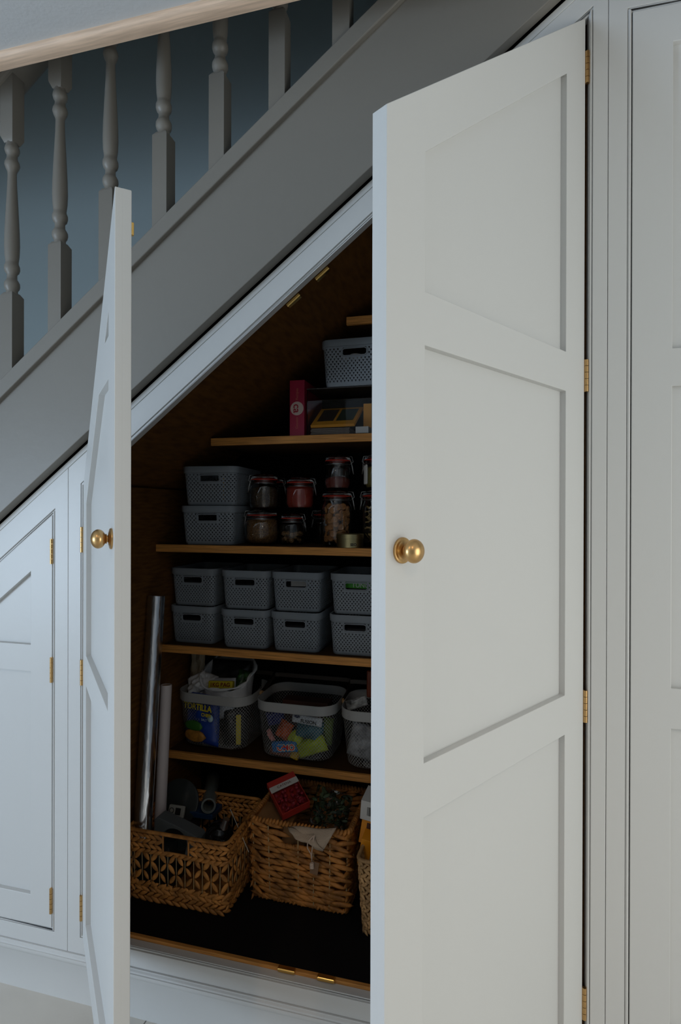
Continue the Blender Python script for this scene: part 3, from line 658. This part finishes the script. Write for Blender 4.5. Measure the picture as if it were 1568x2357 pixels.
def bagshape(w, d, h, seed, tilt=.5, n=40, k=12):
    rd = random.Random(seed); ph = [rd.uniform(0,6) for _ in range(6)]; vs = []
    for lay in (0, 1):
        for j in range(k+1):
            v = j/k
            for i in range(n):
                a = 2*pi*i/n; e = .80+.20*v+.035*sin(5*a+ph[0]+3*v)*v+.02*sin(11*a+ph[1]+5*v)
                ca, sa = cos(a), sin(a); x = w/2*e*abs(ca)**.75*(1 if ca > 0 else -1)*(1-lay*.014); y = d/2*e*abs(sa)**.75*(1 if sa > 0 else -1)*(1-lay*.014)
                z = h*v*(1+tilt*(.5+.5*sa)*v)+.006*sin(4*a+ph[2])*v+.004*sin(9*a+ph[3])*v; vs.append((x,y,z+lay*.0008*(1-v)))
    fs = []; o = (k+1)*n
    for j in range(k):
        for i in range(n):
            l = (i+1)%n; fs += [(j*n+i,j*n+l,(j+1)*n+l,(j+1)*n+i),(o+j*n+l,o+j*n+i,o+(j+1)*n+i,o+(j+1)*n+l)]
    for i in range(n): l = (i+1)%n; fs.append((k*n+i,k*n+l,o+k*n+l,o+k*n+i))
    fs.append(tuple(range(n))[::-1]); fs.append(tuple(o+i for i in range(n)))
    return MB().add(vs, fs)
bagshape(.205,.165,.070,3,1.48).build('bag', cbm, cbag, smooth=True)
rb_ = MB(); pts = []
rd = random.Random(9); 
for i in range(48):
    a = 2*pi*i/48; e = 1+.035*sin(5*a+1)+.02*sin(11*a); ca, sa = cos(a), sin(a)
    pts.append((.1025*e*abs(ca)**.75*(1 if ca > 0 else -1), .0825*e*abs(sa)**.75*(1 if sa > 0 else -1), .070*(1+1.48*(.5+.5*sa))+.005*sin(4*a)))
rb_.tube(pts, [.0050+.0022*sin(7*i*2*pi/48)+.001*sin(3.3*i) for i in range(48)], 8, closed=True).build('rolled_rim', cbm, cbag, smooth=True)
kg = thing('kilo_bag', 'yellow and white packet printed 1KG BAG leaning inside the white carrier bag', 'packet', (-.990,.540,.765)); kg.rotation_euler = (radians(-14),radians(-4),0)
pillow(.108,.15,.040,4).build('packet', flat('white foil', (.55,.58,.62), .35), kg, smooth=True); MB().box(-.050,.052,-.0245,-.004,.030,.064).build('yellow_band', yel, kg, bevel=.003)
text('1KG BAG', .0205, flat('red brown ink', (.20,.03,.01)), kg, (0,-.0250,.049), bold=.0007); text('RED 9', .016, flat('navy ink', (.02,.03,.08)), kg, (.012,-.0245,.0195), bold=.0006)
tag(place(pillow(.172,.155,.045,6).build('dark_packet', flat('black foil', (.015,.015,.015), .3), None, smooth=True), (-.985,.600,.818), (-16,0,0)), 'large black packet filling the carrier bag behind the 1KG packet', 'packet')
tag(place(pillow(.05,.11,.025,7).build('green_leaf_packet', mat('dark green print', (.03,.11,.02), .4, var=.8, vscale=60), None, smooth=True), (-.922,.565,.815), (-12,12,0)), 'narrow dark green packet at the right inside the carrier bag', 'packet')
tag(place(pillow(.085,.075,.03,8,crk=.007).build('crumpled_bag', cbm, None, smooth=True), (-1.098,.540,.812), (-30,-28,0)), 'small crumpled white bag left of the open carrier bag', 'bag')
tag(place(pillow(.070,.10,.03,18,crk=.007).build('crumpled_bag', cbm, None, smooth=True), (-1.066,.555,.800), (-20,15,0)), 'white plastic fold touching the left side of the open carrier bag', 'bag')
cell = mat('glossy clear film', (.5,.42,.30), .12, trans=.55, ior=1.3, bump=.8, bscale=40)
tag(place(pillow(.060,.20,.03,9,crk=.006).build('cellophane_bag', cell, None, smooth=True), (-1.118,.575,.835), (0,4,0)), 'shiny cellophane bag standing in the left corner under the shelf', 'bag')
# middle basket
def packet(name, w, h, t, m, loc, rot, label, seed): return tag(place(pillow(w,h,t,seed).build(name, m, None, smooth=True), loc, rot), label, 'sweet packet')
lime = mat('lime green foil', (.45,.55,.02), .3, var=.35, vscale=25)
packet('lime_packet', .115,.060,.035, lime, (-.612,.485,.642), (-5,-22,0), 'lime green packet slanting up at the lower right of the middle basket', 1)
packet('lime_packet', .060,.075,.030, lime, (-.672,.492,.652), (0,-25,0), 'smaller lime green packet behind the slanting lime one', 2)
bp_ = thing('blue_packet', 'bright blue packet with red outlined lettering at the bottom of the middle basket', 'sweet packet', (-.712,.478,.632)); bp_.rotation_euler = (radians(-6),radians(-8),0)
pillow(.098,.040,.026,3).build('packet', flat('bright blue foil', (.02,.20,.55), .3), bp_, smooth=True); text('OMO', .028, flat('wrapper white', (.6,.7,.55)), bp_, (.012,-.0172,0), bold=.0026, ext=.0001); text('OMO', .028, flat('red print', (.55,.02,.02)), bp_, (.012,-.0178,0), bold=.0006, ext=.0001)
packet('red_orange_packet', .052,.068,.028, mat('red orange foil', (.55,.09,.012), .35, var=.5, vscale=30), (-.715,.486,.690), (0,25,0), 'red and orange packet in the middle of the sweet basket', 4)
packet('brown_packet', .09,.028,.022, flat('brown foil', (.20,.06,.03), .4), (-.728,.488,.607), (0,3,0), 'brown wrapped packet lying lowest in the middle basket', 5)
packet('yellow_packet', .035,.028,.02, mat('golden foil', (.55,.35,.02), .35, var=.4, vscale=40), (-.673,.481,.605), (0,20,0), 'small golden packet low in the middle basket', 6)
packet('navy_packet', .07,.05,.028, flat('navy foil', (.02,.03,.16), .35), (-.755,.50,.725), (0,-15,0), 'navy packet high at the left of the middle basket', 7)
packet('teal_packet', .10,.07,.028, mat('teal print foil', (.04,.17,.22), .35, var=.5, vscale=40), (-.618,.486,.702), (0,8,0), 'teal patterned packet under the white label packet in the middle basket', 8)
packet('pink_packet', .016,.045,.016, flat('pink wrapper', (.55,.22,.20), .4), (-.762,.470,.672), (0,-30,0), 'thin pink stick packet at the left of the middle basket', 10)
packet('green_packet', .04,.10,.03, flat('dull green foil', (.10,.16,.02), .4), (-.560,.515,.690), (0,6,0), 'tall dull green packet at the right end of the middle basket', 11)
wp_ = thing('white_label_packet', 'white packet with blue oval and black lettering near the top of the middle basket', 'sweet packet', (-.622,.4655,.742)); wp_.rotation_euler = (radians(-2),radians(5),0)
pillow(.112,.032,.012,12,crk=.001).build('packet', flat('white foil', (.55,.58,.62), .35), wp_, smooth=True); text('FUSION', .017, flat('black ink', (.01,.01,.01)), wp_, (.008,-.0085,-.004), bold=.0004)
MB().lathe([(.012,0),(.012,.0004)], 20, Matrix.Translation((-.036,-.0072,.008)) @ Matrix.Rotation(pi/2,4,'X') @ Matrix.Diagonal((1,.4,1,1))).build('blue_oval', flat('navy ink', (.02,.03,.08)), wp_)
tag(MB().box(-.09,.09,-.03,.03,0,.10).build('brown_box', flat('dark brown card', (.07,.022,.012)), None, bevel=.002, loc=(-.665,.600,.670)), 'dark brown box standing at the back of the middle wire basket', 'box')
# right basket
packet('silver_packet', .10,.12,.03, mat('silver foil', (.35,.36,.38), .3, var=.6, vscale=30), (-.420,.485,.680), (0,12,0), 'silvery grey packet filling the right wire basket', 13)
packet('striped_packet', .08,.035,.02, mat('black and white print', (.5,.5,.48), .4, var=.95, vscale=35), (-.452,.510,.803), (-15,-20,0), 'black and white printed packet on top of the right wire basket', 14)
tag(MB().box(-.06,.06,0,.03,0,.10).build('leather_wallet', flat('chestnut leather', (.22,.045,.018), .45), None, bevel=.006, seg=3, loc=(-.375,.60,.795)), 'chestnut brown leather case sticking up at the back of the right basket', 'case')

# ------------------------------------------------------------------ woven baskets on the cupboard floor
ZF = .2125
def woven(w, d, h, style, taper=.04, seed=1):
    rd = random.Random(seed); r = .022; n = 720; P = perim(w, d, r, n); Lp = 2*(w+d)-8*r+2*pi*r; mb = MB(); rdm = MB()
    def fr(s_, z):
        i = int(s_/Lp*n) % n; x, y, nx, ny = P[i]; q = 1-taper*(1-z/h); return Vector((x*q,y*q,z)), Vector((nx,ny,0)), Vector((-ny,nx,0))
    def leaf(s_, z, ang, ln, wd, th, off=0):
        c, nr, tg = fr(s_, z); a = tg*cos(ang)+Vector((0,0,1))*sin(ang); b = a.cross(nr)
        j = rd.uniform(.85,1.12); mb.ell(c+nr*(off+rd.uniform(-.0008,.0012)), a*ln/2*j+nr*rd.uniform(-.0012,.0012), b*wd/2*j, nr*th/2, 7, 5, .75)
    def hole(s_, z, hw, z0):
        x = s_ if s_ < Lp/2 else s_-Lp
        return abs(x) < hw and z > z0 and z < h-.016
    if style == 'lattice':
        for row in range(4):
            z = h-.022-row*.0165
            k = int(Lp/.021)
            for i in range(k):
                s_ = i*Lp/k
                if hole(s_, z, .046, h-.060): continue
                leaf(s_, z+.003, .42*(1 if row%2 else -1), .038, .0135, .008)
        zt = h-.078; ch = .0325
        for row in range(4):
            k = 2*int(Lp/.062); cw = Lp/k
            for i in range(k):
                s_ = (i+(row%2))*cw
                if i%2: continue
                top = zt+.012-row*ch
                leaf(s_-cw*.48, top-ch*.5, 1.0-.05, .042, .0165, .006); leaf(s_+cw*.48, top-ch*.5, -(1.0-.05), .042, .0165, .006)
        for i in range(2*int(Lp/.062)):
            s_ = i*Lp/(2*int(Lp/.062)); a, nr, _ = fr(s_, .03); b, _, _ = fr(s_, h-.07); rdm.tube([a-nr*.002, b-nr*.002], .0012, 5)
        for row in range(4):
            z = .008+row*.0155; k = int(Lp/.026)
            for i in range(k): leaf(i*Lp/k+row*.008, z, .45*(1 if row%2 else -1), .044, .0150, .009)
    elif style == 'rope':
        rows = 13
        for row in range(rows):
            z = .012+row*(h-.030)/(rows-1); k = int(Lp/.044)
            for i in range(k):
                s_ = (i+.5*(row%2)+rd.uniform(-.1,.1))*Lp/k
                if hole(s_ % Lp, z, .058, h-.075): continue
                leaf(s_, z+rd.uniform(-.002,.002), -.20+rd.uniform(-.08,.08), .082, .0185, .0135, .001*(row%2))
        for i in range(int(Lp/.055)): a, nr, _ = fr(i*.055, .006); b, _, _ = fr(i*.055, h-.02); rdm.tube([a+nr*.003, b+nr*.003], .0020, 5)
        for z in (.006,):
            k = int(Lp/.014)
            for i in range(k): leaf(i*Lp/k, z+.003, 1.0, .020, .011, .013, .001)
    else:
        rows = int(h/.0135)
        for row in range(rows):
            z = .010+row*.0135; k = int(Lp/.020)
            for i in range(k): leaf((i+.5*(row%2))*Lp/k, z, .62*(1 if row%2 else -1), .034, .0135, .009)
        for i in range(int(Lp/.05)): a, nr, _ = fr(i*.05, .004); b, _, _ = fr(i*.05, h-.01); rdm.tube([a, b], .0015, 5)
    hb2 = MB(); rim = MB(); k = int(Lp/(.012 if style == 'rope' else .0075))
    if style == 'rope':
        for i in range(k):
            c, nr, tg = fr(i*Lp/k, h-.006); rim.ell(c, (Vector((0,0,1))*.9+tg*.35)*.0125, tg*.0068, nr*.010, 7, 5, .6)
        for s0 in [q*.0115-.052 for q in range(10)]:
            c, nr, tg = fr(s0 % Lp, h-.078); hb2.ell(c, (Vector((0,0,1))*.9+tg*.35)*.010, tg*.0062, nr*.009, 7, 5, .6)
    else:
        pts = [fr(i*Lp/160, h-.004)[0] for i in range(160)]; rim.tube(pts, .0058, 10, closed=True)
        for i in range(k):
            c, nr, tg = fr(i*Lp/k, h-.004); rim.ell(c, (Vector((0,0,1))+tg*.25)*.0068, tg*.0036, nr*.0064, 6, 4, .4)
    hfr = []
    if style != 'rope':
        for sx in (-1,1):
            if style == 'lattice': 
                a = fr((.046*sx)%Lp, h-.010)[0]; b = fr((.046*sx)%Lp, h-.062)[0]; hfr.append((a, b))
        if style == 'lattice':
            pass
            hfr = [hfr[0][0]]+[fr((-.046+.092*i/6)%Lp, h-.062)[0] for i in range(7)]+[hfr[1][0]]
    Q = [(x*(1-taper)*.985,y*(1-taper)*.985) for x,y,_,_ in perim(w,d,r,48)]
    base = MB().add([(x,y,.002) for x,y in Q]+[(x,y,.007) for x,y in Q], [tuple(range(48))[::-1], tuple(range(48,96))]+[(i,(i+1)%48,48+(i+1)%48,48+i) for i in range(48)])
    return mb, rdm, rim, base, hfr, hb2
def woven_basket(w, d, h, style, loc, rz, label, m, taper=.04, seed=1):
    t = thing('woven_basket', label, 'basket', loc, rz); mb, rdm, rim, base, hfr, hb2 = woven(w, d, h, style, taper, seed)
    mb.build('woven_body', m, t, smooth=True); rdm.build('reeds', reed, t); rim.build('rim', m, t, smooth=True); base.build('basket_base', m, t)
    if hb2.v: hb2.build('handle_binding', m, t, smooth=True)
    if hfr: MB().tube(hfr, .0032, 8).build('handle_frame', m, t, smooth=True)
    return t
woven_basket(.360,.285,.232,'lattice',(-.968,.170+.1425,ZF),0,'woven basket with openwork star lattice on the cupboard floor at the left',weaveA,.03,2)
woven_basket(.335,.285,.268,'rope',(-.585,.270+.1425,ZF),radians(-1),'woven basket of thick twisted rope strands, middle of the cupboard floor',weaveB,.05,5)
woven_basket(.300,.290,.235,'braid',(-.222,.190+.145,ZF),radians(-2),'pale braided basket at the right on the cupboard floor, cut by the door',weaveC,.10,8)
# rolls leaning in the left corner
def roll(name, p, q, r, m, label, cat, inner, rin):
    p, q = Vector(p), Vector(q); d = (q-p); Lr = d.length; rot = d.to_track_quat('Z','Y'); t = thing(name, label, cat, p); t.rotation_euler = rot.to_euler()
    MB().lathe([(rin,0),(r,0),(r,Lr),(rin,Lr),(rin,Lr*.5)], 36, cap=False).build('outer_wrap', m, t, smooth='auto')
    MB().lathe([(rin*.86,.002),(rin*.99,.002),(rin*.99,Lr-.002),(rin*.86,Lr-.002),(rin*.86,.002)], 24, cap=False).build('core_tube', inner, t, smooth='auto'); return t
foil = mat('crinkled silver foil', (.62,.64,.68), .22, 1, bump=.35, bscale=35, stretch=(1,1,.25))
foil2 = mat('dull silver film', (.40,.38,.36), .3, .8, bump=.2, bscale=40)
card = flat('brown card tube', (.22,.12,.06)); wp = mat('white wrapping paper', (.55,.50,.50), .5, bump=.1, bscale=20)
T = at(360,1372,.318); B = at(330,1875,.225); D_1 = (T-B).normalized(); B2 = B-D_1*.085
roll('foil_roll', B2, T, .0300, foil, 'long roll of crinkled silver foil leaning in the left corner of the cupboard', 'roll', card, .026)
T = at(383,1576,.345); B = at(369,1880,.30); D_1 = (T-B).normalized()
roll('wrapping_paper_roll', B-D_1*.06, T, .0195, wp, 'shorter white wrapping paper roll leaning beside the silver foil roll', 'roll', card, .017)
# left basket contents
tag(MB().box(-.075,.05,-.105,.105,0,.150).build('black_box', flat('near black plastic', (.02,.022,.022), .3), None, bevel=.004, loc=(-1.068,.318,ZF+.008)), 'black box inside the left woven basket, under the two rolls', 'box')
gpl = mat('dark grey plastic', (.10,.115,.12), .35); 
p = at(480,1855,.36); q = at(489,1800,.62)
roll('vacuum_tube', p, q+(q-p)*.2, .0255, flat('mid grey plastic', (.16,.18,.17), .4), 'grey plastic tube pointing out of the left woven basket, open end forward', 'tube', flat('mid grey plastic', (.16,.18,.17), .4), .0225)
vh = thing('floor_cleaner', 'grey curved plastic appliance part lying across the front of the left woven basket', 'appliance part', at(400,1925,.235)); 
prof2 = [(-.072,.047),(-.060,.055),(.02,.032),(.085,.010),(.092,.0),(.088,-.06),(.04,-.06)]+[(.048*cos(radians(a)), -.02+.045*sin(radians(a))) for a in range(0,181,15)]+[(-.052,-.06),(-.072,-.06)]
me_ = plate([(x,z) for x,z in prof2], [], .05, 0, .002); link('curved_shell', me_, gpl, vh)
MB().lathe([(.045,0),(.045,.04),(.043,.042)], 36, Matrix.Translation((0,.03,-.02)) @ Matrix.Rotation(-pi/2,4,'X')).build('roller_end', flat('near black plastic', (.02,.022,.022), .3), vh, smooth='auto')
sd = thing('small_timer', 'small pale kitchen timer with dial and dark display in the left woven basket', 'timer', at(405,1868,.33)); sd.rotation_euler = (radians(-20),0,0)
MB().box(-.031,.031,0,.012,-.020,.020).build('casing', flat('pale grey plastic', (.30,.30,.27)), sd, bevel=.004)
MB().box(-.002,.018,-.0012,.0,-.010,.012).build('display', flat('black', (.01,.01,.01)), sd)
MB().tube([(-.017+.008*cos(a*pi/10),-.001,.002+.008*sin(a*pi/10)) for a in range(20)], .0012, 6, closed=True).build('dial', flat('black', (.01,.01,.01)), sd)
tag(MB().lathe([(.076,0),(.080,.004),(.080,.010),(.07,.014),(.001,.016)], 48, Matrix.Rotation(radians(62),4,'X')).build('round_pan_lid', flat('dark glass', (.03,.035,.035), .15), None, smooth='auto', loc=tuple(at(412,1848,.385))), 'large dark round lid standing at the back of the left woven basket', 'lid')
tag(MB().box(-.045,.045,0,.08,0,.02).build('blue_box', flat('dark blue plastic', (.01,.04,.10), .4), None, bevel=.003, loc=tuple(at(462,1885,.36))), 'dark blue box under the open end of the grey tube', 'box')
kt = thing('steel_kettle', 'black rounded appliance with a shiny steel band at the right of the left woven basket', 'appliance', at(505,1912,.29)); 
MB().lathe([(.02,-.07),(.043,-.062),(.048,-.02),(.044,.005),(.030,.022),(.001,.028)], 36).build('body', flat('gloss black', (.006,.006,.006), .08), kt, smooth='auto')
MB().lathe([(.0135,0),(.0150,.001),(.0105,.040),(.0095,.040)], 28, Matrix.Translation((.018,-.01,.012)) @ Matrix.Rotation(radians(20),4,'Y')).build('steel_spout', steel, kt, smooth='auto')
pp1, pp2 = at(530,1862,.33), at(549,1906,.30)
tag(MB().tube([pp1, pp2, pp2+(pp2-pp1)*1.2], .0011, 6).build('thin_rod', flat('pale rod', (.55,.55,.5), .3), None), 'thin pale rod standing up at the right of the left woven basket', 'rod')
# middle basket contents
rf = thing('dried_flower_box', 'red cardboard box of dried red buds with a white label, tilted on the middle basket', 'box', at(682,1872,.330)); rf.rotation_euler = (radians(24), radians(-12), radians(42))
redc = flat('red card', (.42,.03,.02), .5); m = MB()
m.box(-.050,.050,-.002,.0,0,.03).box(-.050,-.048,0,.105,0,.03).box(.048,.050,0,.105,0,.03).box(-.050,.050,.103,.105,0,.03).box(-.048,.048,0,.103,0,.002); m.build('tray', redc, rf)
MB().box(-.051,.051,.084,.106,.0302,.033).build('white_label', flat('off white card', (.55,.52,.48)), rf, bevel=.0005); MB().box(-.050,.050,.106,.128,.012,.033).build('red_flap', redc, rf)
text('CATENA', .013, flat('brown ink', (.12,.05,.03)), rf, (0,.095,.0334), (0,0,0))
bud = MB(); bud.ell((0,0,0), Vector((0,0,.0085)), Vector((.0065,0,0)), Vector((0,.0065,0)), 6, 4, .6); 
bm_ = mat('dried red petals', (.33,.012,.025), .6, var=.7, vscale=120); b_0 = bud.build('dried_bud', bm_, None, smooth=False); rd = random.Random(4)
bpy.context.view_layer.update()
for i in range(46):
    o = b_0 if i == 0 else b_0.copy()
    if i: C.objects.link(o)
    o.location = Matrix.Translation(rf.location) @ rf.rotation_euler.to_matrix().to_4x4() @ Vector((rd.uniform(-.040,.040), rd.uniform(.008,.080), rd.uniform(.010,.036)))
    o.rotation_euler = (rd.uniform(0,6),rd.uniform(0,6),rd.uniform(0,6)); tag(o, 'small dark red dried bud in the tilted red box', 'dried bud', 'dried buds in the red box')
gl = thing('leaf_bag', 'clear cellophane bag of dark green leaves on the middle woven basket', 'bag', at(762,1862,.37))
lf = MB(); rd = random.Random(11)
for i in range(130):
    a = Vector((rd.gauss(0,1),rd.gauss(0,1),rd.gauss(0,1))).normalized(); b = a.orthogonal().normalized(); c_ = a.cross(b)
    p = Vector((rd.uniform(-.055,.055), rd.uniform(-.02,.03), rd.uniform(-.055,.045)))
    lf.ell(p, a*.013, b*.006, c_*.0010, 6, 4, .8)
lo = lf.build('dried_leaves', mat('dark green leaves', (.045,.075,.025), .5, var=.7, vscale=40), gl, smooth=True); lo['kind'] = 'stuff'
place(pillow(.125,.125,.075,21,crk=.009).build('cellophane', mat('crinkled cellophane', (.95,.97,.95), .08, trans=1, ior=1.25, bump=1.0, bscale=25), gl, smooth=True), (0,0,0), (-10,12,0))
kraft = mat('brown kraft card', (.34,.17,.065), .7, var=.2, vscale=20)
tag(place(MB().box(-.062,.062,0,.09,-.02,.004).build('kraft_packet', kraft, None, bevel=.002), at(628,1893,.315), (6,7,0)), 'flat brown kraft packet at the left rim of the middle basket', 'packet')
tag(place(MB().box(-.030,.048,0,.010,-.06,.015).build('kraft_card', kraft, None, bevel=.001), at(672,1915,.300), (0,9,0)), 'brown card standing behind the handle opening of the middle basket', 'card')
lb = thing('linen_pouch', 'beige linen drawstring pouch draped over the front rim of the middle basket', 'pouch', at(735,1925,.262)); linen = mat('beige linen', (.44,.34,.25), .8, bump=.3, bscale=300)
def drape(pl, n=10):
    # pl: four corners a,b (top edge), c,d (bottom edge) in local space, with sag folds
    a,b,c_,d_ = [Vector(v) for v in pl]; vs = []; N = n+1
    for lay in (0,1):
        for i in range(N):
            for j in range(N):
                u, v = i/n, j/n; p = (a*(1-u)+b*u)*(1-v)+(d_*(1-u)+c_*u)*v
                fold = .004*sin(u*9+v*2)*v+.003*sin(v*10+u*3)*(1-u); vs.append(p+Vector((0,-.010*sin(pi*v)-fold+lay*.006,.003*sin(u*7)*(1-v))))
    fs = []
    for i in range(n):
        for j in range(n): q = i*N+j; fs += [(q,q+1,q+N+1,q+N),(N*N+q,N*N+q+N,N*N+q+N+1,N*N+q+1)]
    for i in range(n):
        for a_,b_ in ((i*N,(i+1)*N),(i*N+n,(i+1)*N+n),(i,i+1),(n*N+i,n*N+i+1)): fs.append((a_,b_,N*N+b_,N*N+a_))
    return MB().add(vs, fs)
o0 = lb.location
def loc_(x, y, Y): return at(x, y, Y)-o0
drape([loc_(664,1903,.262), loc_(774,1908,.258), loc_(742,1962,.236), loc_(698,1938,.240)]).build('pouch', linen, lb, smooth=True)
drape([loc_(663,1905,.255), loc_(722,1922,.246), loc_(745,1960,.230), loc_(690,1934,.238)]).build('folded_neck', linen, lb, smooth=True)
cord = flat('pale cotton cord', (.62,.48,.38), .8); cm = MB()
cm.tube([loc_(722,1924,.232), loc_(708,1938,.234), loc_(708,1952,.238), loc_(716,1966,.244), loc_(718,1980,.244)], .0018, 8)
cm.tube([loc_(724,1922,.230), loc_(720,1940,.234), loc_(718,1960,.240), loc_(718,1982,.244)], .0018, 8).build('drawstring', cord, lb, smooth=True)
kn = MB(); c = loc_(718,1992,.242)
for i in range(5): kn.tube([(c.x+.0055*cos(a*pi/5), c.y+.004*sin(a*pi/5), c.z+.006-.0035*i+.001*sin(a)) for a in range(10)], .0022, 6, closed=True)
kn.build('knot', cord, lb, smooth=True)
c = loc_(724,1997,.2475); place(MB().box(-.013,.013,0,.0012,-.022,.018).build('card_tag', flat('brown card tube', (.22,.12,.06)), lb, bevel=.0004), c, (0,8,0))
# right basket contents
wb_ = thing('white_carton', 'white carton with a barcode on top of the right braided basket', 'carton', at(848,1870,.300)); wb_.rotation_euler = (radians(8), radians(6), radians(-4))
MB().box(-.026,.09,0,.08,-.030,.036).build('carton', flat('white card', (.55,.54,.52)), wb_, bevel=.001)
bc = MB(); rd = random.Random(2); x = -.004
while x < .020: ww = rd.choice((.0006,.001,.0016)); bc.box(x, x+ww, -.0006, .0001, -.012, .018); x += ww+rd.choice((.0008,.0012))
bc.build('barcode', flat('black ink', (.01,.01,.01)), wb_)
am = flat('bright orange card', (.75,.28,.01), .45)
oc = thing('orange_carton', 'bright orange carton standing below the white barcode carton', 'carton', at(842,1962,.270)); oc.rotation_euler = (radians(5), radians(11), 0)
MB().box(-.020,.08,0,.06,-.045,.040).build('carton', am, oc, bevel=.001); MB().box(.016,.05,-.0006,.001,-.045,.010).build('pale_panel', flat('pale blue print', (.35,.5,.55)), oc)
oc2 = thing('orange_carton', 'orange and dark brown carton behind the bright orange one', 'carton', at(845,1915,.320)); oc2.rotation_euler = (0, radians(9), 0)
MB().box(-.022,.08,0,.05,-.040,.045).build('carton', am, oc2, bevel=.001); MB().box(-.004,.05,-.0006,.001,-.030,.030).build('brown_panel', flat('dark brown card', (.07,.022,.012)), oc2)

# ------------------------------------------------------------------ light
def area(name, loc, rot, sx, sy, power, col):
    l = bpy.data.lights.new(name, 'AREA'); l.shape = 'RECTANGLE'; l.size = sx; l.size_y = sy; l.energy = power; l.color = col
    o = bpy.data.objects.new(name, l); C.objects.link(o); o.location = loc; o.rotation_euler = rot; return o
area('daylight_left', (-4.18,-3.5,1.12), (0,-pi/2,0), 1.3, 2.0, 138, (.63,.80,1.0))
area('daylight_right', (2.58,-1.5,1.2), (0,pi/2,0), 1.8, 1.6, 39, (.98,1.0,.955))
for x, y in ((-.9,-2.3),(.6,-2.3)):
    l = bpy.data.lights.new('ceiling_spot', 'SPOT'); l.energy = 28; l.color = (1.0,.71,.47); l.spot_size = radians(150); l.spot_blend = .8; l.shadow_soft_size = .05
    o = bpy.data.objects.new('ceiling_spot', l); C.objects.link(o); o.location = (x,y,2.68)
w = bpy.data.worlds.new('world'); S.world = w; w.use_nodes = True
w.node_tree.nodes['Background'].inputs[0].default_value = (.7,.85,1,1); w.node_tree.nodes['Background'].inputs[1].default_value = .3
S.view_settings.view_transform = 'Standard'; S.view_settings.look = 'None'; S.view_settings.gamma = 1; S.view_settings.exposure = 0
